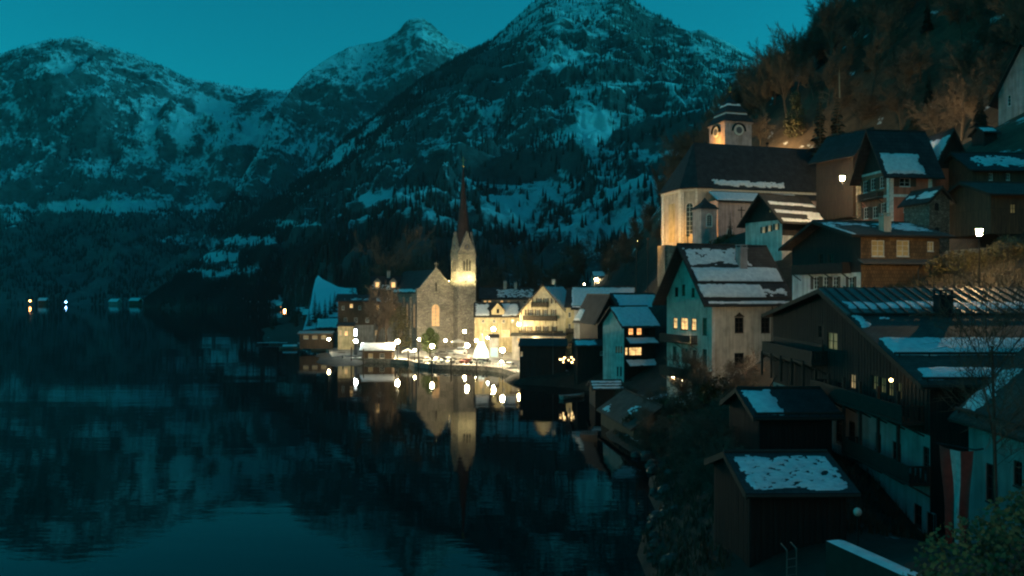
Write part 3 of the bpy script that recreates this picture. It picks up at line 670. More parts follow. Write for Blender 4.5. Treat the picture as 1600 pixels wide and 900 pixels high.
    b.build('nave_wall', M['stone'], o)
    r = MB(); r.slab((x0-0.7,y0+0.5,ze-0.5),(x0-0.7,y1,ze-0.5),(xm,y1,zr),(xm,y0+0.5,zr),0.3); r.slab((x1+0.4,y1,ze-0.3),(x1+0.4,y0+2.2,ze-0.3),(xm,y0+2.2,zr),(xm,y1,zr),0.3)
    ro = r.build('nave_roof', M['roof'], o)
    snow_patch(ro, Vector((x0-0.6,y1-0.4,ze-0.4)), Vector((0,-30,0)), Vector((xm-x0+0.7,0,zr-ze+0.5))*0.16, 0.2, 0.2, 3)
    c = MB(); c.tube((xm,y0,zr+0.5),(xm,y0,zr+2.6),0.11); c.tube((xm-0.6,y0,zr+1.9),(xm+0.6,y0,zr+1.9),0.1); c.build('gable_cross', M['stone'], o)
    def arch(cx, z0, w, h, loc, rz, mat):
        pts = [(-w/2,0),(w/2,0),(w/2,h-w*0.5)]+[(w/2*math.cos(q), h-w*0.5+w/2*math.sin(q)) for q in np.linspace(0.4,2.74,5)]+[(-w/2,h-w*0.5)]
        f = MB()
        for p0,p1 in zip(pts, pts[1:]+pts[:1]): f.tube((p0[0],-0.06,p0[1]),(p1[0],-0.06,p1[1]),0.16,n=5)
        f.tube((0,-0.04,0),(0,-0.04,h),0.07,n=4)
        for q in np.linspace(0.15,0.8,5): f.tube((-w/2,-0.04,h*q),(w/2,-0.04,h*q),0.04,n=4)
        wo = f.build('arched_window', M['stone'], o, loc, rz); g = MB(); g.poly([(p[0],-0.02,p[1]) for p in pts]); g.build('pane', mat, wo)
    arch(0,0,3.0,7.6,(xm-0.2,y0,zat(510,270)-GZQ),0,M['litch'])
    arch(0,0,0.8,3.2,(xm,y0,zat(456,270)-GZQ),0,M['glass'])
    for yy in (7.6,14.5,21.5,28.5): arch(0,0,1.6,8.2,(x0,yy,zat(512,270)-GZQ),-math.pi/2,M['litch'] if yy < 20 else M['glass'])
    # floodlights on the ledge of the belfry
    for (x,y,rz) in ((W*0.22,-3.0,0),(W*0.78,-3.0,0),(-3.0,W*0.25,-90),(-3.0,W*0.75,-90)):
        b = MB(); b.box(-0.3,0.3,-0.15,0.15,-0.25,0.25); b.box(-0.35,0.35,-0.18,0.3,-0.3,-0.26)
        fl = b.build('floodlight', M['iron'], o, (x,y,zbel-0.6)); fl.rotation_euler = (R(38),0,R(rz)); br = MB(); br.tube((x,y,zbel-0.75), (x if rz == 0 else 0.1, 0.1 if rz == 0 else y, zbel-0.75), 0.06); br.build('floodlight_bracket', M['iron'], o)
        g = MB(); g.poly([(-0.28,0.17,-0.22),(-0.28,0.17,0.23),(0.28,0.17,0.23),(0.28,0.17,-0.22)]); g.build('lens', M['flood'], fl)
M['spire'] = shingle('spire_slate', (0.050,0.026,0.024), (0.035,0.02,0.02), 0.4, 0.3, 'wall')
M['litch'] = glow('church_window_glow', (0.95,0.55,0.24), 0.7, 0.5)
M['flood'] = glow('floodlight_lens', (1.0,0.82,0.36), 1250)
church_a()
FOOT.append((xat(716,268)-14, 275, R(27), 16, 34))

# ------------------------------------------------------------------ houses round the market square
def hotel():
    h = House('gabled_hotel', 'tall cream gabled hotel with three rows of flowered balconies beside the square', 812, 236, 886, 740, -16, GZQ-0.2, cat='hotel', L=24)
    ze = h.z(489,236); zr = h.z(448,236)+0.4; h.setroof('y', ze, zr)
    for y, xs in ((470,(829,842,853,865)),(488,(818,829,840,852,865)),(514,(818,828,841,853,866))):
        for x in xs: h.win('f', x, y, 4.2, 8.5, None, True)
    h.win('r', 889, 500, 2.2, 9, None, False)
    h.walls('yellowish'); h.roof('roofb', 1.2, GZQ-0.2)
    h.balcony_px('f',831,857,479,1.0,1.3); h.balcony_px('f',818,871,500,1.0,1.3); h.balcony_px('f',812,880,524,1.2,1.4)
    h.snow('r',0.0,1.0,0.06,0.95,0.2); h.snow('l',0.0,1.0,0.06,0.95,0.2)
    h.chimney(h.W*0.5, 14, 1.0, zr-1, zr+1.6)
M['yellowish'] = stucco('ivory_plaster', (0.70,0.63,0.46))
hotel()
h = House('low_town_hall', 'low yellow building with a wide dark shopfront and snowy roof with one dormer', 742, 250, 812, 735, 3, GZQ-0.2, L=12)
h.setroof('x', h.z(494,250), h.z(474,256)); 
for x in (755,772,787,801): h.win('f', x, 502, 4, 4.5)
h.win('f', 762, 521, 15, 11, 'litdim'); h.win('f', 790, 521, 13, 11, 'lit')
h.walls('yellow'); h.roof('roof', 0.6, 0.3); h.snow('f',0.02,0.36,0.05,0.95,0.4); h.snow('f',0.6,0.98,0.02,0.95,0.3)
b = MB(); W = 4.0; z0 = h.ze; b.poly([(0,0,0),(W,0,0),(W,0,1.8),(W/2,0,4.0),(0,0,1.8)]); b.slab((-0.4,-0.3,1.6),(W/2,-0.3,4.2),(W/2,5,4.2),(-0.4,5,1.6),0.2,1); b.slab((W/2,-0.3,4.2),(W+0.4,-0.3,1.6),(W+0.4,5,1.6),(W/2,5,4.2),0.2,1)
b.poly([(0,0,0),(0,0,1.8),(0,4,1.8),(0,4,0)]); b.poly([(W,0,0),(W,4,0),(W,4,1.8),(W,0,1.8)])
dm = b.build('dormer', [M['yellow'], M['roofb']], h.o, (h.W*0.37,0.3,h.ze))
q = MB(); q.box(1.6,2.4,-0.05,0.02,0.9,2.2); q.build('dormer_window', M['glass'], dm)
h = House('long_attic_house', 'long dark house with two lit attic windows behind the yellow building', 752, 300, 832, 748, 2, 2, L=13)
h.setroof('x', h.z(466,300), h.z(450,306))
for x, l in ((758,'lit'),(765,'lit'),(784,'lit'),(795,'litdim'),(809,None),(820,None)): h.win('f', x, 472, 4.5, 5, l)
h.walls('grey'); h.roof('roof', 0.8, 0.8); h.snow('f',0.3,1.0,0.1,0.9,0.5,holes=0.45); h.chimney(9,6,1.2,h.zr-2,h.zr+2.4,'cream'); h.chimney(13,6,1.0,h.zr-2,h.zr+2,'cream')
h = House('white_townhouse', 'white townhouse with a broad snowy roof and corner bay beside the cream hotel', 897, 214, 938, 888, -6, GZQ-0.2, L=14, W=15.5)
h.setroof('x', h.z(481,214), h.z(449,220))
h.win('f', 917, 519, 9, 9); h.win('f', 931, 505, 6, 8, 'litdim'); h.win('f', 931, 522, 6, 10, 'litdim'); h.win('f', 904, 500, 4, 7)
h.walls('white'); h.roof('roof', 0.7, 0.8); h.snow('f',0.0,1.0,0.06,0.97,0.16); h.rail('f',0.1)
b = MB(); b.box(0,3.2,-1.4,0,4.2,9.6); b.build('bay', M['white'], h.o, (4.4,0,0)); b = MB(); b.slab((3.9,-2.2,9.8),(8.2,-2.2,9.8),(8.2,0,11.6),(3.9,0,11.6),0.25); rb = b.build('bay_roof', M['roof'], h.o)
snow_patch(rb, Vector((3.9,-2.2,9.82)), Vector((4.3,0,0)), Vector((0,2.2,1.8)), 0.1, 0.15, 5)
h.balcony('f',-1.5,0.4,4.8,1.4,1.0)
h = House('neighbour_gable_house', 'narrow yellow house with side balcony squeezed beside the cream hotel', 884, 226, 897, 880, -10, GZQ-0.2, L=12)
h.setroof('x', h.z(478,226), h.z(452,231)); h.win('f',890,492,4,8); h.win('f',890,510,4,8); h.walls('yellow'); h.roof('roof',0.6,0.3); h.balcony('f',0.1,h.W-0.1,7.6,1.2,1.2)
# terrace in front of the hotel
h = House('terrace_bar', 'long low terrace bar with flat awning roof lit from inside below the hotel', 800, 222, 882, 790, -8, GZQ-0.2, L=6, cat='bar')
h.setroof('x', h.z(524,222), h.z(522,224))
for x, l in ((812,'litdim'),(824,'lit'),(836,'lit'),(850,'litdim'),(866,'lit')): h.win('f', x, 531, 9, 6, l)
h.walls('cream'); h.roof('iron_roof' if 'iron_roof' in M else 'roof', 1.0, 0.5)
# hamlet on the slope behind
h = House('green_lit_house', 'small green-lit house with striped snowy roof below the wooded hill', 955, 318, 993, 951, 4, 18, L=9)
h.setroof('x', h.z(431,318), h.z(417,323)); 
for x, y in ((966,429),(966,442),(984,429),(984,442)): h.win('f', x, y+2, 5, 4.5, None, True)
h.walls('green'); h.roof('roof',0.9,0.8); h.snow('f',0.0,1.0,0.05,0.42,0.1); h.snow('f',0.0,1.0,0.55,0.95,0.1)
h = House('roadside_cottage', 'small pale cottage with snowy roof beside the warm road lamp', 928, 330, 945, 924, 3, 12, L=7)
h.setroof('x', h.z(432,330), h.z(424,334)); h.win('f',934,440,3,5,'lit'); h.walls('cream'); h.roof('roof',0.6,0.5); h.snow('f',0,1,0.05,0.95,0.2)
h = House('upper_cottage', 'dark cottage with lavender snow on its roof under the church terrace', 1000, 285, 1022, 994, 8, 20, L=8)
h.setroof('x', h.z(403,285), h.z(394,290)); h.win('f',1006,412,4,6,None); h.win('f',1015,412,4,6,None); h.walls('white'); h.roof('roof',0.7,0.6); h.snow('f',0,1,0.05,0.4,0.1); h.snow('f',0,1,0.5,0.95,0.1)
h = House('lit_balcony_cottage', 'little house with an orange lit front under the church terrace', 1019, 265, 1040, 1014, 6, 18, L=7)
h.setroof('y', h.z(402,265), h.z(392,265)); h.win('f',1029,407,12,9,'litor'); h.walls('wood2' if False else 'cream','wood',h.z(416,265)); h.roof('roof',0.7,0.9); h.snow('l',0,1,0.05,0.95,0.2)
h = House('slope_shed', 'dark shed with two orange windows below the terrace wall', 993, 250, 1012, 988, 5, 14, L=6)
h.setroof('x', h.z(434,250), h.z(427,253)); h.win('f',998,440,3.5,5,'litor'); h.win('f',1005,440,3.5,5,'litor'); h.walls('wood'); h.roof('roof',0.6,0.5); h.snow('f',0,1,0.05,0.9,0.5,holes=0.5)

# villas left of the church
h = House('dark_lakeside_villa', 'tall dim villa with lit arched dormers behind bare trees left of the church', 583, 285, 640, 568, 12, GZQ-0.2, cat='villa', L=14)
h.setroof('x', h.z(470,285), h.z(432,292))
for x, y, l in ((590,481,'lit'),(604,481,None),(618,481,'litor'),(602,482,'litdim'),(588,520,'litdim'),(603,520,None)): 
    if x not in (602,): h.win('f', x, y, 4.5, 8, l)
h.walls('grey'); h.roof('roof',0.9,0.6); h.snow('f',0,1,0.02,0.22,0.3); h.snow('f',0.0,1,0.45,0.7,0.6,holes=0.5)
for x in (590,615):
    p = h.uv('f',x,445); b = MB(); b.box(-1.3,1.3,0,4.5,-1.5,1.2); b.poly([(-1.3,0,1.2),(1.3,0,1.2),(0,0,2.6)]); b.slab((-1.6,-0.3,1.1),(0,-0.3,2.7),(0,5,2.7),(-1.6,5,1.1),0.2,1); b.slab((0,-0.3,2.7),(1.6,-0.3,1.1),(1.6,5,1.1),(0,5,2.7),0.2,1)
    dm = b.build('dormer',[M['grey'],M['roof']],h.o,(p[0],2.2,p[1])); q = MB(); q.box(-0.7,0.7,-0.06,0.02,-0.9,0.9); q.build('dormer_window',M['lit'],dm)
h.chimney(h.W*0.45,7,1.2,h.zr-1,h.zr+1.8,'grey')
h = House('brown_inn', 'brown inn with golden lit entrance porch and one lit upper window', 528, 278, 584, 518, 8, GZQ-0.2, cat='inn', L=13)
h.setroof('x', h.z(470,278), h.z(461,284))
h.win('f',549,478,5,6,'lit'); h.win('f',536,481,4,6); h.win('f',562,481,4,6); h.win('f',540,500,5,7); h.win('f',556,500,5,7); h.win('f',574,500,5,7)
h.walls('grey','wood2',h.z(508,278)); h.roof('roof',1.0,0.8); h.snow('f',0.1,0.9,0.05,0.5,0.8,holes=0.55)
h = House('inn_porch', 'golden lit porch with glowing round-cornered wall on the quay front', 528, 262, 552, 520, 6, GZQ-0.2, cat='porch', L=7)
h.setroof('x', h.z(509,262), h.z(505,265)); h.win('f',541,521,5,7,'lit'); h.win('f',532,520,4,8,'litdim'); h.walls('yellow'); h.roof('roof',0.5,0.4)
h = House('quay_marquee', 'long low pavilion with pale lit fascia by the moored boats', 468, 262, 518, 460, 4, 1.2, cat='pavilion', L=6)
h.setroof('x', h.z(521,262), h.z(518,265)); 
for x in (478,492,506): h.win('f',x,527,8,5,'litcur')
h.walls('wood2'); h.roof('palefascia',1.0,0.6)
# ------------------------------------------------------------------ lakeside houses at middle distance
h = House('pale_lake_house', 'big pale four-storey house with steep snowy roof and lit balcony on the shore', 1113, 115, 1222, 1042, 21, 1.0, L=12.1)
def pale():
    zed = h.z(479,114); zr = h.z(384,121); k = (zr-zed)/(h.L/2+1.0); h.setroof('x', zed+k, zr)
    for x in (1155,1196): h.win('f',x,508,14,24,None,False,'woodplain'); h.win('f',x,563,15,23,None,False,'woodplain')
    h.win('f',1152,612,17,26,None,False,'woodplain')
    for x,y,w,hh,l in ((1057,456,5,14,None),(1068,453,5,17,None),(1083,457,5,14,None),(1055,505,6,17,'lit'),(1069,506,11,19,'lit'),(1084,507,7,19,'lit'),(1101,510,7,27,None),
                     (1054,552,6,22,None),(1070,555,10,22,None),(1085,558,6,22,None),(1101,559,7,27,None),(1053,594,5,16,'litdim'),(1068,599,5,16,None),(1083,604,5,17,None),(1101,608,6,20,None)):
        h.win('l',x,y,w,hh,l,False,'woodplain')
    h.walls('cream'); h.roof('roof',1.0,2.0)
    h.snow('f',0.03,0.98,0.36,0.62,0.12,seed=2); h.snow('f',0.02,0.7,0.11,0.34,0.10,seed=3); h.snow('f',0.55,0.97,0.11,0.30,0.5,seed=5)
    h.snow('f',0.05,0.95,0.012,0.06,0.05,0.1); h.snow('f',0.03,0.72,0.63,0.95,0.35,0.05,seed=8,holes=0.36)
    h.rail('f',0.085); h.rail('f',0.345)
    h.balcony_px('l',1041,1090,534,1.3,1.15); h.balcony_px('l',1041,1113,589,1.3,1.3)
    h.chimney(h.W*0.63,h.L*0.30,1.25,h.zr-7,h.zr-0.2,'pink')
    for x in (1155,1196):                                                     # painted pediments over the upper windows
        u, v, q = h.uv('f',x,494); b = MB(); b.poly([(u-0.75,-0.02,v),(u+0.75,-0.02,v),(u,-0.02,v+0.55)]); b.poly([(u-0.75,-0.1,v),(u,-0.1,v+0.55),(u+0.75,-0.1,v)][::-1]); b.box(u-0.85,u+0.85,-0.14,0,v-0.12,v); b.build('window_pediment', M['woodplain'], h.o)
    b = MB(); u, v, _ = h.uv('f',1205,480); b.tube((u,-0.3,v+0.6),(u,-0.15,v-1.0),0.07); b.tube((u,-0.15,v-1.0),(u,-0.15,0.5),0.07); b.build('downpipe', M['iron'], h.o)
    M['walllamp'] = glow('wall_lamp_bulb',(1.0,0.72,0.38),220)
    for x, y in ((1053,589),(1068,595),(1074,533),(1099,590)):                    # lamps under the balconies
        u, v, q = h.uv('l',x,y); b = MB(); b.box(u-0.05,u+0.05,-0.2,0,v+0.12,v+0.2); w_ = h.part('wall_lamp', b, M['iron'], 'l'); b = MB(); b.smooth = True; b.lathe([(0.02,-0.14),(0.11,-0.06),(0.11,0.06),(0.02,0.12)], 8, (u,-0.2,v)); b.build('bulb', M['walllamp'], w_)
    b = MB(); b.box(-0.12,0.4,-0.04,0.0,0,h.ze-0.9); b.build('corner_strip', M['white'], h.o)
pale()
h = House('blue_walled_house', 'narrow house with blue-white side wall and orange lit windows in dark timber front', 975, 154, 1024, 959, 20, 0.8, L=9)
def blue():
    h.setroof('x', h.z(507,154), h.z(480,159), 0.5)
    for x in (986,999): h.win('f',x,518,8,11,'litor',False,'woodplain')
    h.win('f',993,549,20,13,'lit',False,'woodplain'); h.win('f',979,549,4,12,'lit',False,'woodplain'); h.win('f',1011,519,8,12,None,False,'woodplain')
    for x in (963,967,971): h.win('l',x,546,2.6,10,'litcur',False,'woodplain')
    for x in (965,970): h.win('l',x,580,2.6,14,None,False,'woodplain')
    h.walls({'f':'wood','l':'white','r':'wood','b':'wood'}); h.roof('roof',1.0,0.8); h.snow('f',0.0,1.0,0.03,0.97,0.10,seed=4)
    for i, y in enumerate((536,571)):
        u0, v, _ = h.uv('f',976,y); b = MB(); wd = h.W-0.2; b.slab((0.3,-1.9,v),(wd,-1.9,v),(wd,0,v+1.1),(0.3,0,v+1.1),0.2)
        pr = b.build('pent_roof', M['roof'], h.o); snow_patch(pr, Vector((0.3,-1.9,v)), Vector((wd-0.3,0,0)), Vector((0,1.9,1.1)), 0.12, 0.14, 6+i)
    h.balcony('f',0.4,h.W-0.2,h.uv('f',990,600)[1],1.2,1.0)
blue()
h = House('timber_gable_house', 'dark timber gable house with lit stair window between white townhouse and narrow lake house', 934, 172, 965, 926, 14, 1.0, L=12)
h.setroof('y', h.z(492,172), h.z(462,172)); h.win('f',948,492,5,12,'litdim',False,'woodplain'); h.win('f',949,511,9,16,'litcur',False,'woodplain'); h.win('f',950,530,9,5,'litdim',False,'woodplain')
h.walls('wood'); h.roof('roof',1.2,1.4); h.snow('r',0.0,0.95,0.05,0.9,0.2); h.snow('l',0.0,0.3,0.05,0.5,0.2)
h = House('lavender_roof_house', 'house with smooth lavender snow roof behind the narrow lake house', 970, 176, 1030, 962, 10, 3, L=11)
h.setroof('x', h.z(480,176), h.z(460,181)); h.win('f',985,488,5,8); h.walls('grey','wood',7); h.roof('roof',0.8,0.8); h.snow('f',0.05,1.0,0.05,0.93,0.12)
# boathouses
h = House('big_boathouse', 'large black timber boathouse standing at the edge of the quay', 812, 174, 884, 808, -4, -0.6, L=13, cat='boathouse')
h.setroof('x', h.z(541,174), h.z(531,180)); h.win('f',809+6,553,3.5,7,'litdim'); h.walls('wood'); h.roof('roof',0.4,0.3)
b = MB(); 
for q in range(7): b.tube((0.8+q*1.4,-0.12,0),(0.8+q*1.4,-0.12,5.8),0.09,n=5)
b.build('wall_post', M['woodplain'], h.o)
b = MB(); b.box(1.2,4.8,-0.06,0.0,0.2,4.0); b.box(5.4,9.0,-0.06,0.0,0.2,4.0); b.build('boat_door', M['black'], h.o)
h = House('waterside_store', 'low black timber store with a blue snowy lean-to roof beside the boathouse', 902, 166, 962, 898, 2, -0.3, L=10, cat='boathouse')
h.setroof('x', h.z(541,166), h.z(532,171)); h.win('f',940,552,5,6,None); h.walls('wood'); h.roof('roof',0.5,0.4); h.snow('f',0.0,0.55,0.05,0.9,0.3)
h = House('shore_boathouse', 'small boathouse with worn shingle roof and plank wall leaning over the water', 990, 104, 1020, 944, 8, -0.4, L=17, W=7.5, cat='boathouse')
h.setroof('y', h.z(668,104), h.z(634,106)); h.walls('wood2'); h.roof('roofb',0.5,0.5); h.snow('l',0.55,0.8,0.3,0.75,0.5,holes=0.45); h.snow('l',0.1,0.3,0.0,0.4,0.6,holes=0.5)
h = House('plank_roof_shed', 'low shed with striped snowy plank roof below the blue-white wall', 930, 138, 972, 922, 4, -0.2, L=6, cat='shed')
h.setroof('x', h.z(608,138), h.z(595,142)); h.walls('wood'); h.roof('roof',0.5,0.5)
for v in (0.05,0.38,0.7): h.snow('f',0.02,0.98,v,v+0.24,0.08)

# ------------------------------------------------------------------ houses on the right slope
h = House('shingled_house', 'brown shingle-clad house with dark timber gable and white ground floor under the lane', 1345, 92, 1468, 1238, 12, 14.0)
def shing():
    zf = h.z(373,91.5); zr = zat(346,97)-h.zb; h.setroof('x', zf+0.45, zr, 0.5, zf-0.3)
    for x, w in ((1372,20),(1411,20),(1454,10)): h.win('f',x,388 if x<1450 else 385,w,25 if x<1450 else 15,'litcur')
    h.win('f',1463,440,9,12)
    for x in (1275,1290,1305,1330): h.win('l',x,442,8,20,None,True,'trim')
    for x in (1283,1298): h.win('l',x,405,7,18,None,False,'woodplain')
    sp = h.uv('l',1300,427)[1]
    h.walls({'f':'shwall','l':'white','r':'shwall','b':'wood'},'wood',{'l':sp}); h.roof('roofb',0.7,1.6)
    h.balcony_px('l',1250,1330,426,1.2,1.1)
    u, v, _ = h.uv('f',1400,408); b = MB(); b.slab((-0.4,-1.0,v-0.25),(h.W+0.6,-1.0,v-0.25),(h.W+0.6,0,v+0.25),(-0.4,0,v+0.25),0.14); b.build('pent_roof', M['roofm'], h.o)
    u, v, _ = h.uv('f',1433,415); b = MB(); b.tube((u,-1.0,v+0.1),(u,-0.2,v-0.5),0.07); b.tube((u,-0.2,v-0.5),(u,-0.2,0),0.07); b.build('downpipe', M['roofm'], h.o)
    u, v, _ = h.uv('f',1397,362); h.chimney(u,1.6,0.95,h.ze-0.5,h.z(336,93),'cream')
    h.snow('f',0.0,0.5,0.55,0.98,0.7,0.07,holes=0.47); h.snow('f',0.5,1,0.3,0.98,0.6,0.06,holes=0.5); h.snow('f',0.0,0.05,0.0,0.8,0.1)
shing()
h = House('white_slope_house', 'white house with timber gable, three lit windows and snow-striped roof below the churchyard', 1222, 140, 1252, 1189, 30, 22.0, L=8.5)
def wsh():
    h.W = 10.5; h.face['f'] = ((0,0),0.0,h.W); h.face['r'] = ((h.W,0),math.pi/2,h.L); h.face['b'] = ((h.W,h.L),math.pi,h.W)
    ze = h.z(346,140); zr = h.z(304,143); h.setroof('x', ze+0.5, zr)
    for x in (1193,1202,1213): h.win('l',x,357-(x-1202)*0.25,4.6,10,'litdim',True,'trim')
    h.win('l',1203,328,3,8,'litcur',False,'woodplain')
    h.walls('white','wood',{'l':h.uv('l',1205,345)[1],'f':h.uv('f',1230,368)[1]}); h.roof('roof',0.9,1.2)
    for v in (0.04,0.33,0.62): h.snow('f',0.06,1.0,v,v+0.13,0.12)
    h.snow('f',0.6,1.0,0.03,0.5,0.5)
wsh()
h = House('red_corner_house', 'salmon red house with white corner trim and dark shuttered windows above the lane', 1390, 124, 1455, 1347, 8, 29.0)
def red():
    ze = h.z(262,124); h.setroof('x', ze, h.z(208,129), 0.5)
    h.win('f',1414,282,17,19,None,True); h.win('f',1418,323,13,18,None,False)
    for x,y in ((1352,292),(1364,288),(1378,285),(1353,333),(1367,332),(1380,326)): h.win('l',x,y,7,18,None,True)
    h.walls('salmon','wood',{'l':ze-0.1,'r':ze-0.1}); h.roof('roof',1.0,1.6); h.snow('f',0.06,0.72,0.03,0.5,0.25)
    b = MB(); m = h.uv('f',1420,306)[1]
    b.box(-0.1,0.6,-0.1,0.0,0,ze); b.box(-0.1,0.0,-0.1,0.6,0,ze); b.box(0.6,h.W+0.1,-0.09,0,m-0.2,m+0.2); b.box(-0.09,0,0.6,h.L,m-0.2,m+0.2); b.box(0.6,h.W+0.1,-0.09,0,ze-0.45,ze-0.1); b.box(-0.09,0,0.6,h.L,ze-0.45,ze-0.1); b.box(h.W-0.5,h.W+0.1,-0.1,0,0,ze)
    b.build('corner_trim', M['trim'], h.o)
    h.balcony('l',0.5,h.L-1.5,h.uv('l',1360,312)[1],1.2,0.9)
red()
h = House('red_side_wing', 'plain red wing with one shuttered window adjoining the salmon corner house', 1456, 128, 1512, 1452, 4, 30.0, L=9)
h.setroof('y', h.z(262,128), h.z(212,132)); h.win('f',1499,276,15,18,None,True); h.walls('salmon','wood',{'f':h.z(262,128)-0.1}); h.roof('roof',1.0,1.2); h.snow('l',0,1,0.1,0.9,0.5)
b = MB(); b.box(h.W-0.5,h.W+0.06,-0.08,0,0,h.ze); b.build('corner_trim', M['trim'], h.o)
h = House('dark_timber_attic', 'dark timber house with pale gable corner behind the red house', 1333, 140, 1352, 1312, 28, 33.0, L=8, W=8)
h.setroof('y', h.z(238,140), h.z(203,142)); h.win_uv('f',2.0,6.2,0.9,1.2); h.win_uv('f',4.2,6.2,0.9,1.2); h.win_uv('f',3.1,3.4,0.9,1.2); h.walls('wood'); h.roof('roof',0.9,1.0); h.snow('r',0.5,1,0.6,0.95,0.4)
h = House('stone_gatehouse', 'small rubble-stone gatehouse with two arched openings and snowy cap roof', 1452, 104, 1484, 1446, 10, 25.0, cat='gatehouse', L=5)
def gate():
    h.setroof('y', h.z(312,104), h.z(296,105)); h.walls('rubble'); h.roof('roof',0.5,0.6); h.snow('l',0,1,0.2,0.9,0.5); h.snow('r',0,1,0.1,0.9,0.5)
    for y, w, hh in ((322,11,14),(362,12,16)):
        u, v, q = h.uv('f',1463,y+hh/2); W = w*q/F; H = hh*q/F
        pts = [(-W/2,0),(W/2,0),(W/2,H-W/2)]+[(W/2*math.cos(a),H-W/2+W/2*math.sin(a)) for a in np.linspace(0.4,2.74,5)]+[(-W/2,H-W/2)]
        b = MB()
        for p0,p1 in zip(pts[1:], pts[2:]+pts[:1]): b.tube((u+p0[0],-0.05,v+p0[1]),(u+p1[0],-0.05,v+p1[1]),0.14,n=5)
        ar = b.build('arch', M['rubble'], h.o); g = MB(); g.poly([(u+p[0],-0.03,v+p[1]) for p in pts]); g.build('opening', M['black'], ar)
gate()
h = House('brown_barn', 'brown timber barn glowing beside the bright lane lamp', 1548, 98, 1640, 1538, 8, 27.0, cat='barn', L=9)
h.setroof('x', h.z(302,98), h.z(288,103)); h.win('f',1583,326,9,15,'litcur',False,'woodplain'); h.walls('wood2'); h.roof('roofb',0.8,0.8)
h = House('snowy_roof_chalet', 'dark chalet with a band of blue snow on its roof at the hillside', 1520, 122, 1640, 1510, 3, 32.0, cat='chalet', L=9)
h.setroof('x', h.z(263,122), h.z(240,126)); h.win('f',1548,276,6,11); h.win('f',1575,276,6,11); h.walls('wood2'); h.roof('roof',0.8,0.8); h.snow('f',0.08,0.95,0.1,0.9,0.8,holes=0.38)
h = House('pink_hillside_villa', 'pinkish villa with snow-edged roof high on the wooded hillside', 1640, 148, 1720, 1560, 38, 48.0, cat='villa', W=11)
h.setroof('x', h.z(132,148), h.z(70,152)); h.win('l',1577,157,5,17,None,False); h.walls('pink'); h.roof('roof',1.2,1.4); h.snow('f',0,1,0.02,0.9,0.2); h.snow('b',0,1,0.02,0.9,0.2)
h = House('little_hut', 'tiny hut with blue snow on its roof among hillside bushes', 1538, 140, 1558, 1532, 10, 44.0, cat='hut', L=3)
h.setroof('x', h.z(206,140), h.z(199,141)); h.walls('wood'); h.roof('roof',0.4,0.4); h.snow('f',0,1,0.05,0.95,0.2)
h = House('cream_edge_house', 'cream house with a snowy forecourt partly behind bare branches', 1662, 79, 1760, 1650, 6, 16.0, L=7)
h.setroof('x', h.z(432,79), h.z(412,82)); h.walls('yellow'); h.roof('roof',0.6,0.5); h.snow('f',0,1,0.1,0.9,0.4)

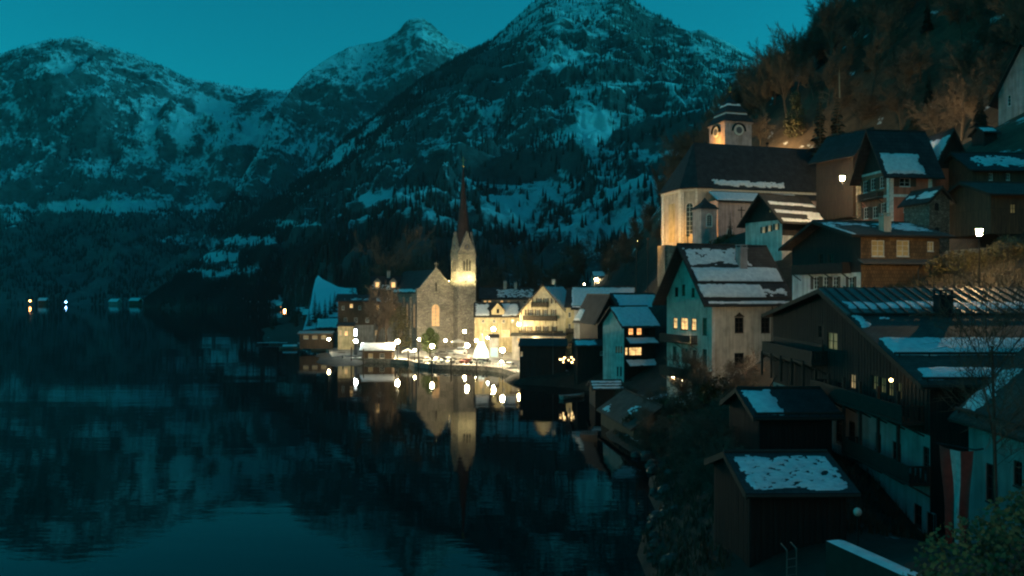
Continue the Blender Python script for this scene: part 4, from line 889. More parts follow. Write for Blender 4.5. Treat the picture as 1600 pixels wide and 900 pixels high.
# ------------------------------------------------------------------ big dark chalet over the water (gable towards the lake)
XW = 26.0
def big_chalet():
    h = House('dark_lake_chalet', 'huge dark chalet with seamed metal roof, snow bands and stacked lake balconies', 0, 50, 1, 1, 0, 2.0, cat='chalet', W=15.0, L=30.0)
    h.c = Vector((XW,50.0)); h.o.location = (XW,50.0,2.0); FOOT[-1] = (XW,50,0,15,30)
    h.setroof('x', 14.35-h.zb, 19.95-h.zb, 0.53, 17.6-h.zb)
    W = lambda *a, **k: h.win('l', *a, **k)
    for x,y,w,hh,l in ((1275,585,5,11,None),(1300,533,16,28,'litcur'),(1281,518,6,20,None),(1311,602,9,12,None),(1332,596,9,24,'litdim'),
                     (1367,598,9,24,'litcur'),(1379,602,9,26,'litcur'),(1391,606,9,28,'litcur'),(1405,611,9,28,'litcur'),(1311,670,9,44,None),(1331,682,9,48,None),(1372,690,9,26,None),(1401,705,13,28,None),(1447,718,10,40,None),
                     (1434,805,12,34,None),(1453,820,10,38,None)):
        W(x,y,w,hh,l,False,'woodplain')
    h.walls({'l':'grey','f':'wood','r':'wood','b':'wood'},'wood',{'l':9.0})
    h.boards('l',9.1,0.5,0.3)
    rf = h.roof('roofb',0.8,0.9,0.3)
    o, a, u = h.slopes(h.over,h.og,0.26)['f']
    # upper metal sheets with standing seams, one part each
    v0, v1, u1 = 0.66, 0.995, 0.985
    b = MB(); b.slab(o+u*v0+Vector((0,0,0.10)), o+u*v0+a*u1+Vector((0,0,0.10)), o+u*v1+a*u1+Vector((0,0,0.08)), o+u*v1+Vector((0,0,0.08)), 0.12)
    ms = b.build('metal_sheet', M['roofm'], rf)
    sm = MB(); un = u.normalized(); ln = u.length*(v1-v0); sm.slab((-0.05,0,0.14),(0.05,0,0.14),(0.05,un.y*ln,un.z*ln+0.14),(-0.05,un.y*ln,un.z*ln+0.14),0.14); sme = sm.mesh('seam', M['roofseam'])
    for q in range(20): link('seam', sme, rf, o+u*v0+a*(u1*(q+0.5)/20)+Vector((0,0,0.10)))
    h.snow('f',0.02,0.96,0.70,0.84,0.25,0.2,seed=12); h.snow('f',0.0,0.07,0.52,0.70,0.25,0.2); h.snow('f',0.1,0.3,0.61,0.655,0.2,0.15,holes=0.42)
    h.snow('f',0.02,0.98,0.24,0.42,0.12,0.24,seed=20); h.snow('f',0.03,0.5,0.03,0.145,0.14,0.22,seed=22)
    h.rail('f',0.645); h.rail('f',0.235); h.rail('f',0.02)
    b = MB(); lx = h.W*0.37; h.chimney(6.4,10.4,1.0,h.zr-3.5,19.75-h.zb,'iron')
    # lake balconies
    for y0, y1, z, dep in ((50.5,66,11.75,1.5),(66.2,79.4,14.0,1.3),(49.8,60,8.1,1.4),(62,75,14.4,1.2)):
        if z == 14.4: continue
        h.balcony('l', 80-y1, 80-y0, z-h.zb, dep, 1.05)
    # cladding over upper part left of the stair, dark plank wall of the veranda
    b = MB(); b.box(0.5,13.0,-0.12,0.0,13.9-h.zb,15.6-h.zb); h.part('veranda_boards', b, M['wood'], 'l')
    for q in range(11):                                                    # veranda posts between the balconies
        y = 0.6+q*2.8; b = MB(); b.box(y-0.09,y+0.09,-1.4,-1.22,(8.1 if y > 20 else 11.75)-h.zb,13.6-h.zb if y > 14 else 14.1-h.zb); h.part('veranda_post', b, M['woodplain'], 'l')
    b = MB(); n = 11                                                      # outside stair
    for q in range(n):
        b.box(-1.1,-0.1,28.5-q*0.32,28.5-q*0.32+0.34,9.0-h.zb+q*0.2,9.08-h.zb+q*0.2)
    b.tube((-1.12,28.8,9.0-h.zb),(-1.12,25.3,11.2-h.zb),0.07); b.tube((-1.12,28.8,10-h.zb),(-1.12,25.3,12.2-h.zb),0.05)
    h.part('outside_stair', b, M['woodplain'])
    # small wall lamp under the veranda roof
    p = P(1417,594,53); b = MB(); b.smooth = True; b.lathe([(0.02,-0.12),(0.12,-0.05),(0.12,0.05),(0.02,0.12)], 8, (-1.0,p.y-50,p.z-h.zb)); b.build('wall_lamp', M['bulb'], h.o)
M['roofseam'] = plain('dark_seam', (0.035,0.03,0.028), 0.6)
M['bulb'] = glow('bulb', (1.0,0.62,0.22), 16)
big_chalet()
# nearer house at the right edge, long side to the lake
def right_house():
    h = House('snow_patched_house', 'plain plastered house with snow-patched steep roof behind the hanging banner', 0, 30, 1, 1, 0, 3.0, W=11.0, L=13.0)
    h.c = Vector((25.0,31.0)); h.o.location = (25.0,31.0,3.0); FOOT[-1] = (25,31.0,0,11,13)
    h.setroof('y', 13.5-h.zb, 18.6-h.zb); 
    for x,y,w,hh in ((1548,755,16,60),(1590,740,14,40)): h.win('l',x,y,w,hh,None,False,'woodplain')
    h.walls('grey'); h.roof('roofb',0.7,0.6); h.snow('l',0.45,0.9,0.06,0.30,0.3); h.snow('l',0.05,0.8,0.5,0.68,0.5,holes=0.35); h.snow('l',0.0,0.13,0.05,0.5,0.2); h.snow('l',0.2,0.7,0.36,0.45,0.6,holes=0.45); h.rail('l',0.04)
right_house()
# sheds in front
h = House('snow_half_shed', 'dark shingle shed whose roof is half covered by a ragged snow sheet', 1186, 59, 1300, 1168, 2, 4.0, cat='shed', L=7)
h.setroof('x', h.z(655,59)+0.3, h.z(611,62.5)); h.walls('shadewood'); h.roof('roof',0.7,0.6); h.snow('f',0.02,0.40,0.04,0.97,0.18,seed=9); h.rail('f',0.02); h.boards('f',0.1,mat='shadewood'); h.boards('l',0.1,mat='shadewood')
h = House('thin_snow_shed', 'low shed with thin patchy snow letting the roof battens show', 1172, 42.5, 1322, 1156, 1, 3.5, cat='shed', L=7)
h.setroof('x', h.z(776,42.5)+0.35, h.z(712,46)); h.walls('shadewood'); h.roof('roof',0.7,0.4); h.snow('f',0.04,0.99,0.02,0.93,0.15,0.07,seed=31,holes=0.385,hs=0.30); h.boards('f',0.1,mat='shadewood'); h.boards('l',0.1,mat='shadewood')
# ------------------------------------------------------------------ parish church on its terrace
def church_b():
    c = P(1090,380,190); th = R(16); zb = 29.5
    o = empty('parish_church', (c.x,c.y,zb), th, 'long parish church with huge dark roof, lit apse and tiered onion tower on its terrace', 'church')
    W, L, xa = 42.0, 16.0, -2.6; ze = zat(292,190)-zb; zr = zat(222,198)-zb; co, si = math.cos(th), math.sin(th)
    FOOT.append((c.x-5,c.y,th,48,17))
    plan = [(0,0),(W,0),(W,L),(0,L),(xa,L-2.8),(xa,2.8)]
    b = MB()
    for k in range(6):
        p, q = plan[k], plan[(k+1)%6]; b.poly([(p[0],p[1],0),(q[0],q[1],0),(q[0],q[1],ze),(p[0],p[1],ze)], 0)
    b.build('nave_wall', [M['cream']], o)
    b = MB()                                                                  # pilasters and cornice
    def strip(p, q, z0, z1, out):
        p = Vector(p); q = Vector(q); n = Vector((q.y-p.y, -(q.x-p.x))).normalized()*out
        b.prism([(p.x,p.y),(p.x+n.x,p.y+n.y),(q.x+n.x,q.y+n.y),(q.x,q.y)][::-1] if False else [(p.x+n.x,p.y+n.y),(q.x+n.x,q.y+n.y),(q.x,q.y),(p.x,p.y)], z0, z1)
    for k in (5,4,3,0):
        p, q = Vector(plan[k]), Vector(plan[(k+1)%6]); strip(p, q, ze-0.9, ze-0.05, 0.35)
        if k != 0:
            strip(p, q, 0, 1.4, 0.25); strip(p, p.lerp(q,0.14), 1.4, ze-0.9, 0.2); strip(p.lerp(q,0.86), q, 1.4, ze-0.9, 0.2)
    b.build('cornice', M['trim'], o)
    e = 0.9; ov = [(-0.3,-e),(W+e,-e),(W+e,L+e),(-0.3,L+e),(xa-e,L-2.5),(xa-e,2.5)]
    A, B = (3.4,L/2,zr), (W-1,L/2,zr); zz = ze-0.25; b = MB()
    P3 = lambda p, z=zz: (p[0],p[1],z)
    b.poly([P3(ov[0]),P3(ov[1]),B,A]); b.poly([P3(ov[2]),P3(ov[3]),A,B]); b.poly([P3(ov[5]),P3(ov[0]),A]); b.poly([P3(ov[4]),P3(ov[5]),A]); b.poly([P3(ov[3]),P3(ov[4]),A]); b.poly([P3(ov[1]),P3(ov[2]),B])
    b.poly([P3(p,zz-0.02) for p in ov][::-1])
    for p, q in zip(ov, ov[1:]+ov[:1]): b.tube(P3(p),P3(q),0.12,n=5)
    ro = b.build('nave_roof', M['roof'], o)
    up = Vector((0,L/2+e,zr-zz)); snow_patch(ro, Vector((4,-e,zz+0.08))+up*0.03, Vector((20,0,0)), up*0.17, 0.4, 0.3, 14)
    cr = MB(); cr.tube((A[0],A[1],zr-0.3),(A[0],A[1],zr+2.2),0.08); cr.tube((A[0]-0.5,A[1],zr+1.5),(A[0]+0.5,A[1],zr+1.5),0.07); cr.build('ridge_cross', M['iron'], ro)
    # tall arched windows of the apse
    def arch(p, rz, w, h, mat, par=o):
        pts = [(-w/2,0),(w/2,0),(w/2,h-w/2)]+[(w/2*math.cos(q),h-w/2+w/2*math.sin(q)) for q in np.linspace(0.4,2.74,5)]+[(-w/2,h-w/2)]
        f = MB()
        for p0,p1 in zip(pts, pts[1:]+pts[:1]): f.tube((p0[0],-0.05,p0[1]),(p1[0],-0.05,p1[1]),0.16,n=5)
        f.tube((0,-0.03,0),(0,-0.03,h),0.05,n=4)
        for q in np.linspace(0.12,0.85,6): f.tube((-w/2,-0.03,h*q),(w/2,-0.03,h*q),0.04,n=4)
        wo = f.build('arched_window', M['trim'], par, p, rz); g = MB(); g.poly([(q[0],-0.02,q[1]) for q in pts]); g.build('pane', mat, wo)
    ang = math.atan2(0-2.8, 0-xa)
    arch((xa/2,1.4,4.0), ang, 1.9, 7.6, M['glass']); 
    fr = MB(); fr.box(-1.6,1.6,-0.07,0,0,9.5); fr.build('blind_panel', M['yellow'], o, (xa,L/2,2.4), -math.pi/2)
    # aisle with snowy roof
    ax0, ax1, ay = 2.5, 25.0, -5.0; az = zat(311,184)-zb; b = MB()
    b.box(ax0,ax1,ay,-0.01,0,az); aw = b.build('aisle_wall', M['pink'], o)
    b = MB(); b.slab((ax0-0.9,ay-0.9,az-0.1),(ax1+0.6,ay-0.9,az-0.1),(ax1+0.6,0,az+2.9),(ax0+1.0,0,az+2.9),0.3); ar = b.build('aisle_roof', M['roof'], o)
    snow_patch(ar, Vector((ax0-0.7,ay-0.85,az-0.06)), Vector((ax1-ax0+1.0,0,0)), Vector((0.4,4.9,2.55)), 0.08, 0.2, 6)
    b = MB(); b.box(-0.09,0.09,-0.14,0,0,2.6); b.box(-0.95,0.95,-0.14,0,1.7,1.9); b.build('wall_cross', M['iron'], o, (8.6,ay,az-4.0))
    for x in (5.5,13,18,22): arch((x,ay,1.5), 0, 1.3, 3.6, M['glass'])
    b = MB(); b.box(25.5,40,-3.5,0,0,ze-2.5); b.slab((25.2,-4.2,ze-2.6),(40.5,-4.2,ze-2.6),(40.5,0,ze-0.9),(25.2,0,ze-0.9),0.3,1); b.build('sacristy', [M['pink'],M['roof']], o)
    # chapel turret
    tc = P(1101,380,178); lx = (tc.x-c.x)*co+(tc.y-c.y)*si; ly = -(tc.x-c.x)*si+(tc.y-c.y)*co; tz = zat(327,178)-zb; tp = zat(312,178)-zb; r = 1.9
    b = MB(); b.box(lx-r,lx+r,ly-r,ly+r,-4,tz); b.box(lx-r-0.15,lx+r+0.15,ly-r-0.15,ly+r+0.15,tz-0.4,tz-0.1); tu = b.build('chapel_turret', M['pink'], o)
    b = MB(); b.lathe([(r*1.75,tz-0.1),(r*1.2,tz+0.75),(r*0.5,tz+1.5),(0.05,tp+0.5)], 4, (lx,ly,0), rot=R(45)); b.build('turret_roof', M['roof'], tu)
    arch((lx,ly-r-0.01,tz-4.0),0,1.3,2.8,M['black'],tu) if False else arch((lx,ly-r-0.01,tz-4.0),0,1.3,2.8,M['black'])
    # tower with tiered onion roof
    bx, by = 21.4, 21.0; r = 4.0; f = lambda y: zat(y,216)-zb
    b = MB(); b.box(bx-r,bx+r,by-r,by+r,0,f(196)); b.box(bx-r-0.3,bx+r+0.3,by-r-0.3,by+r+0.3,f(197),f(196)+0.3); b.build('tower', M['pink'], o)
    d = math.sqrt(2)
    b = MB(); b.lathe([(r*d*1.18,f(196)+0.2),(r*d*1.12,f(194)),(r*d*0.98,f(190)),(r*d*0.80,f(183)),(r*d*0.74,f(181))], 4, (bx,by,0), rot=R(45))
    b.lathe([(r*d*0.86,f(179)),(r*d*0.80,f(177)),(r*d*0.62,f(172)),(r*d*0.50,f(168)),(r*d*0.46,f(165))], 4, (bx,by,0), rot=R(45))
    b.lathe([(r*d*0.36,f(165)),(r*d*0.40,f(163)),(r*d*0.30,f(160)),(r*d*0.12,f(156)),(r*d*0.05,f(152)),(0.06,f(143))], 8, (bx,by,0), rot=R(22.5)); tr = b.build('onion_roof', M['roof'], o)
    b = MB(); b.box(bx-r*0.7,bx+r*0.7,by-r*0.7,by+r*0.7,f(182),f(178.4)); b.build('lantern_wall', M['cream'], o)
    s = MB(); s.lathe([(r*d*0.80,f(183)+0.15),(r*d*0.75,f(181)+0.25)], 4, (bx,by,0), rot=R(45)); s.lathe([(r*d*0.50,f(168)+0.1),(r*d*0.46,f(165)+0.15)], 4, (bx,by,0), rot=R(45)); s.build('snow', M['snow'], tr)
    for k in range(4):
        m = Matrix.Translation((bx,by,0))@Matrix.Rotation(k*math.pi/2,4,'Z')
        b = MB(); b.lathe([(1.4,0),(1.4,0.3),(1.2,0.34)], 24); cl = b.build('clock_surround', M['trim'], o); cl.matrix_local = m@Matrix.Translation((0,-r-0.05,f(208)))@Matrix.Rotation(R(90),4,'X')
        b = MB(); b.lathe([(0.85,0.3),(0.9,0.4),(0.76,0.44)], 20); cd = b.build('clock_face', M['dial'], cl)
        b = MB(); q = np.linspace(math.pi,0,9)
        for a0, a1 in zip(q, q[1:]): b.slab((1.9*math.cos(a0),-r-0.8,1.9*math.sin(a0)),(1.9*math.cos(a1),-r-0.8,1.9*math.sin(a1)),(1.9*math.cos(a1),-r+1.2,1.9*math.sin(a1)),(1.9*math.cos(a0),-r+1.2,1.9*math.sin(a0)),0.25)
        br = b.build('clock_eyebrow_roof', M['roof'], o); br.matrix_local = m@Matrix.Translation((0,0,f(208)))
    c2 = MB(); c2.tube((bx,by,f(144)),(bx,by,f(134)),0.08); c2.tube((bx-0.6,by,f(137)),(bx+0.6,by,f(137)),0.07); c2.lathe([(0.05,f(145)),(0.3,f(143.3)),(0.05,f(141.5))], 8, (bx,by,0)); c2.build('tower_cross', M['gold'], tr)
    # floodlights below the apse and tower
    for x, y, z, rz in ((xa-8.0,L*0.3,3.0,-90),(xa-8.0,L*0.7,3.0,-90),(-5.0,-4.5,3.4,-45),(bx-r-4.0,by-1.0,f(226),-90)):
        b = MB(); b.box(-0.3,0.3,-0.25,0.25,-0.3,0.2); b.tube((0,0,-14),(0,0,-0.3),0.1); fl = b.build('floodlight', M['iron'], o, (x,y,z), R(rz))
        g = MB(); g.poly([(-0.26,0.27,-0.24),(-0.26,0.27,0.16),(0.26,0.27,0.16),(0.26,0.27,-0.24)]); g.build('lens', M['floodb'], fl)
M['floodb'] = glow('apse_flood_lens', (1.0,0.46,0.08), 850)
church_b()
def stone_wall(name, label, pts, zlo, top, mat, thick=0.7):
    """retaining wall along plan points with top heights"""
    b = MB()
    for (p, t0), (q, t1) in zip(zip(pts, top), list(zip(pts, top))[1:]):
        p = Vector(p); q = Vector(q); n = Vector((q.y-p.y,-(q.x-p.x))).normalized()*thick
        lo = [(p.x+n.x,p.y+n.y,zlo),(q.x+n.x,q.y+n.y,zlo),(q.x,q.y,zlo),(p.x,p.y,zlo)]; hi = [(p.x+n.x,p.y+n.y,t0),(q.x+n.x,q.y+n.y,t1),(q.x,q.y,t1),(p.x,p.y,t0)]
        i = len(b.v); b.v += lo+hi
        for f in ((4,5,6,7),(0,1,5,4),(1,2,6,5),(2,3,7,6),(3,0,4,7)): b.f.append(tuple(i+k for k in f)); b.m.append(0)
    return tag(b.build(name, M[mat]), label, 'wall')
q = [P(1034,0,196), P(1046,0,184), P(1120,0,176), P(1190,0,172)]
stone_wall('terrace_wall', 'rubble-stone retaining wall carrying the parish church terrace', [(p.x,p.y) for p in q], 8, [zat(378,196)-1,zat(376,184)-1,zat(376,176)-2,zat(376,172)-2], 'rubble', 1.0)
q = [P(1298,0,148), P(1345,0,140)]
stone_wall('lamp_lit_wall', 'short stone wall lit by the wall lantern below the churchyard', [(p.x,p.y) for p in q], 28, [zat(286,148),zat(273,140)], 'rubble', 0.6)
q = [P(1480,0,88), P(1560,0,84), P(1640,0,78)]
stone_wall('lane_wall', 'low lane wall running under the bright street lamp', [(p.x,p.y) for p in q], 15, [zat(392,88),zat(386,84),zat(378,78)], 'rubble', 0.5)
q = [P(1422,0,28.0), P(1290,0,32.5)]
w = stone_wall('snowy_ledge_wall', 'garden wall with a strip of blue snow along its top', [(p.x,p.y) for p in q], 3, [zat(905,28.0),zat(845,32.5)], 'woodplain', 0.75)
p0 = P(1290,846,32.5); p1 = P(1422,906,28.0); n = Vector((p0.y-p1.y, -(p0.x-p1.x),0)).normalized()
snow_patch(w, Vector((p0.x,p0.y,zat(845,32.5)+0.02)), Vector((p1.x-p0.x,p1.y-p0.y,zat(905,28.0)-zat(845,32.5))), n*0.75, 0.05, 0.09, 4)
w.children[0]['kind'] = 'stuff'

# ------------------------------------------------------------------ quay
qp = [P(a,0,c) for a, c in ((809,186),(786,197),(760,202),(740,204),(700,206),(672,208),(651,213),(640,220),(612,223),(560,226),(520,230))]
pl = [(p.x,p.y) for p in qp]; poly = pl+[(-62,268),(-40,285),(20,285),(24,215),(12,190)]
t = NT('wet_quay_paving'); n1 = t.n('TexNoise', Scale=0.5, Detail=7); t.l(t.world(), n1.inputs[0])
t.l(t.ramp(n1.outputs[0], [(0.35,(0.13,0.12,0.11)),(0.5,(0.26,0.25,0.23)),(0.62,(0.6,0.6,0.58))]), t.b.inputs['Base Color'])
t.l(t.ramp(n1.outputs[0], [(0.35,(0.25,0.25,0.25)),(0.6,(0.8,0.8,0.8))]), t.b.inputs['Roughness']); M['paving'] = t.m
b = MB(); b.prism(poly[::-1], -2.5, GZQ); tag(b.build('quay', M['paving']), kind='structure')
b = MB()
for p, r_ in zip(pl, pl[1:]):
    p = Vector(p); r_ = Vector(r_); n = Vector((r_.y-p.y,-(r_.x-p.x))).normalized(); n = n if n.y < 0 else -n
    b.prism([(p.x+n.x*0.5,p.y+n.y*0.5),(p.x-n.x*0.3,p.y-n.y*0.3),(r_.x-n.x*0.3,r_.y-n.y*0.3),(r_.x+n.x*0.5,r_.y+n.y*0.5)], -0.6, GZQ+0.22)
tag(b.build('quay_kerb', M['rubble']), kind='structure')
def piles(px, py0, d, label):
    p = P(px,py0,d); b = MB(); b.lathe([(0.20,-2),(0.19,p.z-0.3),(0.17,p.z),(0.05,p.z+0.2)], 8); o = b.build('mooring_post', M['woodplain'], None, (p.x,p.y,0)); tag(o, label, 'post', 'mooring posts along the quay')
for px, py, d in ((536,556,226),(549,543,224),(568,546,222),(638,548,217),(654,546,210),(675,556,205),(526,560,228),(600,566,220),(705,562,203.5),(745,566,201)):
    piles(px, py, d, 'dark wooden mooring post rising from the water along the quay')
# railing sections at the end of the quay
for i, (p, r_) in enumerate(((qp[1],qp[0]),(qp[3],qp[1]))):
    o = empty('quay_railing', (p.x,p.y,GZQ), 0, ['railing with pale pickets beside the black boathouse','railing with pale pickets in front of the parked cars'][i], 'railing', 'quay railings'); dl = Vector((r_.x-p.x,r_.y-p.y,0)); n = int(dl.length/1.1)
    pm = MB(); pm.box(-0.07,0.07,-0.07,0.07,0.2,1.3); pm = pm.mesh('picket', M['trim'])
    for k in range(n): link('picket', pm, o, dl*((k+0.5)/n))
    for z in (0.65,1.2): b = MB(); b.tube((0,0,z),(dl.x,dl.y,z),0.05,n=5); b.build('rail', M['trim'], o)

# ------------------------------------------------------------------ kiosk, stalls, tents
h = House('boat_ticket_kiosk', 'plank kiosk with a thick bright snowy roof on the quay edge', 566, 225, 612, 560, 1, GZQ, cat='kiosk', L=6)
h.setroof('x', zat(547,223.5)-GZQ, zat(537,227)-GZQ); h.win('f',579,556,7,7,'litcur'); h.win('f',597,556,7,7,None); h.walls('wood2'); h.roof('roof',0.9,0.7); h.snow('f',0,1,0.02,0.98,0.05,0.2)
def parasol(px, py, d, r, label):
    p = P(px,py,d); o = empty('market_parasol', (p.x,p.y,GZQ), 0, label, 'parasol', 'parasols on the quay'); z = p.z-GZQ
    b = MB(); b.tube((0,0,-0.1),(0,0,z),0.06); b.build('pole', M['iron'], o); b = MB(); b.lathe([(r,z-0.75),(r*0.97,z-0.5),(0.08,z+0.25)], 8); b.build('canopy', M['tarp'], o)
parasol(638,546,224,2.0,'pale square parasol next to the plank kiosk'); parasol(716,531,246,2.2,'pale parasol behind the parked white van')
def tent(px, py, d, label):
    p = P(px,py,d); o = empty('lit_cone_tent', (p.x,p.y,GZQ), 0, label, 'tent'); z = p.z-GZQ
    b = MB(); b.lathe([(2.2,0),(2.0,1.8),(1.1,3.6),(0.75,4.6)], 10); b.build('tent_wall', M['tentglow'], o); b = MB(); b.lathe([(0.8,4.5),(0.55,6.2),(0.1,z)], 10); b.build('tent_top', M['tenttop'], o)
M['tentglow'] = glow('tent_cloth_glow', (0.85,1.0,0.86), 1.6); M['tenttop'] = glow('tent_top_glow', (1.0,0.62,0.28), 0.8)
tent(752,520,232,'glowing white cone tent with orange tip among the quay lights')
h = House('lit_white_stall', 'glowing white market stall with dark roof on the square', 765, 230, 779, 762, 2, GZQ, cat='stall', L=2.6)
h.setroof('x', zat(527,230)-GZQ, zat(524,231)-GZQ); b = MB(); b.box(0.25,h.W-0.25,-0.05,0,0.3,2.9); b.build('lit_front', M['tentglow2'] if 'tentglow2' in M else glow('stall_glow',(0.6,1.0,0.9),0.55), h.o); h.walls('white'); h.roof('roof',0.3,0.2)
h = House('lit_advert_pillar', 'bright white lit panel on a post before the inn', 553, 240, 558, 551, 0, GZQ, cat='sign', L=0.5)
h.setroof('x', zat(513,240)-GZQ, zat(512,240)-GZQ); h.walls('iron'); h.roof('iron',0.1,0.1); b = MB(); b.box(0.08,h.W-0.08,-0.06,0,zat(525,240)-GZQ,zat(514,240)-GZQ); b.build('lit_panel', glow('panel_glow',(0.9,1,1),7), h.o)

# ------------------------------------------------------------------ parked cars
def car_meshes():
    b = MB(); b.smooth = False
    L_, Wd = 4.2, 1.75
    low = [(-2.1,0.35),(-2.1,0.72),(-2.0,0.88),(-1.2,0.98),(1.55,1.0),(2.02,0.92),(2.1,0.6),(2.05,0.35)]
    def loft(prof, w0, w1, zc):
        n = len(prof)
        for sgn in (-1,1): b.poly([(x, sgn*(w0 if z < zc else w1), z) for x, z in (prof if sgn < 0 else prof[::-1])])
        for k in range(n):
            p, q = prof[k], prof[(k+1)%n]; wp = w0 if p[1] < zc else w1; wq = w0 if q[1] < zc else w1
            b.poly([(p[0],-wp,p[1]),(p[0],wp,p[1]),(q[0],wq,q[1]),(q[0],-wq,q[1])])
    loft(low, Wd/2, Wd/2-0.06, 0.8)
    cab = [(-1.25,0.96),(-0.45,1.42),(0.95,1.46),(1.75,0.98)]
    loft(cab, Wd/2-0.1, Wd/2-0.28, 1.2); body = b
    g = MB()
    for sgn in (-1,1): g.poly([(-1.0,sgn*(Wd/2-0.1),1.03),(-0.42,sgn*(Wd/2-0.26),1.36),(0.9,sgn*(Wd/2-0.26),1.39),(1.45,sgn*(Wd/2-0.1),1.03)])
    g.poly([(-1.2,-0.7,1.0),(-1.2,0.7,1.0),(-0.5,0.58,1.41),(-0.5,-0.58,1.41)]); g.poly([(1.68,-0.7,1.03),(1.02,-0.58,1.44),(1.02,0.58,1.44),(1.68,0.7,1.03)])
    wv = MB(); wv.tube((0,-0.11,0),(0,0.11,0),0.32,n=14); rm = MB(); rm.tube((0,-0.125,0),(0,0.125,0),0.19,n=10)
    hl = MB(); hl.box(-0.03,0.05,-0.18,0.18,-0.07,0.07)
    sn = MB(); sn.slab((-0.5,-0.55,1.5),(1.0,-0.55,1.53),(1.0,0.55,1.53),(-0.5,0.55,1.5),0.08)
    return body, g.mesh('car_windows', M['glass']), wv.mesh('wheel', M['black']), rm.mesh('rim', M['roofm']), hl, sn.mesh('snow', M['snow'])
cb, cg, cw, cr, chl, csn = car_meshes()
hlm = chl.mesh('headlight', plain('headlight_glass', (0.5,0.5,0.48), 0.2)); tlm = chl.mesh('tail_light', plain('tail_light_glass', (0.35,0.03,0.02), 0.3))
PAINT = {}
def car(px, py, d, rz, colr, name, label, snow=False, scale=(1,1,1)):
    if name not in PAINT:
        m = plain('car_paint_'+name, colr, 0.3, 0.1, 0.06); PAINT[name] = cb.mesh('body', m)
    p = P(px,py,d); o = empty('parked_car', (p.x,p.y,GZQ+0.004), R(rz), label, 'car', 'cars parked on the quay'); o.scale = scale
    link('body', PAINT[name], o); link('windows', cg, o)
    for x in (-1.3,1.3):
        for y in (-0.8,0.8): w_ = link('wheel', cw, o, (x,y,0.32)); link('rim', cr, w_)
    for y in (-0.62,0.62): link('headlight', hlm, o, (-2.1,y,0.7)); link('tail_light', tlm, o, (2.08,y,0.78))
    if snow: link('snow', csn, o)
for a in ((664,566,214.5,62,(0.4,0.38,0.34),'beige','beige hatchback nearest the plank kiosk end of the quay'),
          (681,567,213,60,(0.45,0.44,0.42),'silver','silver saloon beside the beige hatchback',True),
          (699,568,212.5,58,(0.5,0.5,0.48),'white','white hatchback between silver saloon and grey estate',True),
          (714,568,212,60,(0.14,0.13,0.12),'grey','grey estate car next to the white hatchback'),
          (729,568,211.5,58,(0.20,0.05,0.04),'red','dark red car beside the grey estate'),
          (744,569,211,62,(0.05,0.055,0.055),'black','black car next to the dark red one'),
          (757,569,210,64,(0.10,0.14,0.13),'green','dark green car at the row end beside the standing person',True),
          (788,570,205,118,(0.42,0.40,0.36),'cream','cream car by the picket railing and boathouse'),
          (797,575,199,118,(0.12,0.11,0.1),'brown','brown car against the black boathouse',True),
          (690,541,238,8,(0.03,0.03,0.03),'dark','dark car parked under the stone church gable'),
          (702,540,239,6,(0.25,0.27,0.27),'steel','steel grey car in front of the church tower'),):
    car(*a)
car(718,540,240,5,(0.55,0.56,0.55),'pale','tall white van parked before the church tower',True,(1.15,1.05,1.55))
# ------------------------------------------------------------------ a standing person
def person():
    p = P(762,568,209); me = bpy.data.meshes.new('person')
    V = [(0,0,0.95),(0,0,1.15),(0,0,1.4),(0,0,1.5),(0,-0.02,1.6),(0,-0.02,1.74),(0.2,0,1.38),(0.27,0,1.12),(0.26,-0.08,0.88),(-0.2,0,1.38),(-0.27,0,1.12),(-0.26,-0.06,0.88),
         (0.1,0,0.88),(0.12,-0.02,0.5),(0.12,0,0.08),(0.13,-0.14,0.04),(-0.1,0,0.88),(-0.13,0.03,0.5),(-0.14,0.05,0.08),(-0.15,-0.09,0.04)]
    E = [(0,1),(1,2),(2,3),(3,4),(4,5),(2,6),(6,7),(7,8),(2,9),(9,10),(10,11),(0,12),(12,13),(13,14),(14,15),(0,16),(16,17),(17,18),(18,19)]
    rad = [.15,.16,.17,.07,.10,.08,.08,.065,.05,.08,.065,.05,.1,.075,.055,.045,.1,.075,.055,.045]
    me.from_pydata(V, E, []); o = link('person', me, None, (p.x,p.y,GZQ+0.004), 0.5); o.modifiers.new('skin','SKIN'); s = o.modifiers.new('sub','SUBSURF'); s.levels = s.render_levels = 1
    for k, r_ in enumerate(rad): me.skin_vertices[0].data[k].radius = (r_, r_)
    me.skin_vertices[0].data[0].use_root = True; me.materials.append(plain('dark_winter_coat', (0.03,0.03,0.035), 0.8))
    tag(o, 'person in dark winter clothes standing upright beside the parked cars', 'person')
person()
# ------------------------------------------------------------------ boats
def hull(b, L_, w, hgt, n=9):
    st = np.linspace(0,1,n); rows = []
    for s in st:
        ww = w*(1-abs(2*s-0.85)**2.6*0.9) if s > 0.42 else w*(0.72+0.28*s/0.42); ww = max(ww,0.03)*0.5; x = (s-0.5)*L_; sh = hgt*(1+0.35*(2*s-1)**2)
        rows.append([(x,-ww,sh),(x,-ww*0.75,0.1),(x,0,-0.2),(x,ww*0.75,0.1),(x,ww,sh),(x,0,sh*0.72)])
    i = len(b.v)
    for r_ in rows: b.v += r_
    for k in range(n-1):
        for j in range(6): b.f.append((i+k*6+j, i+k*6+(j+1)%6, i+(k+1)*6+(j+1)%6, i+(k+1)*6+j)); b.m.append(0)
    b.f.append(tuple(i+j for j in range(6))); b.m.append(0); b.f.append(tuple(i+(n-1)*6+5-j for j in range(6))); b.m.append(0)
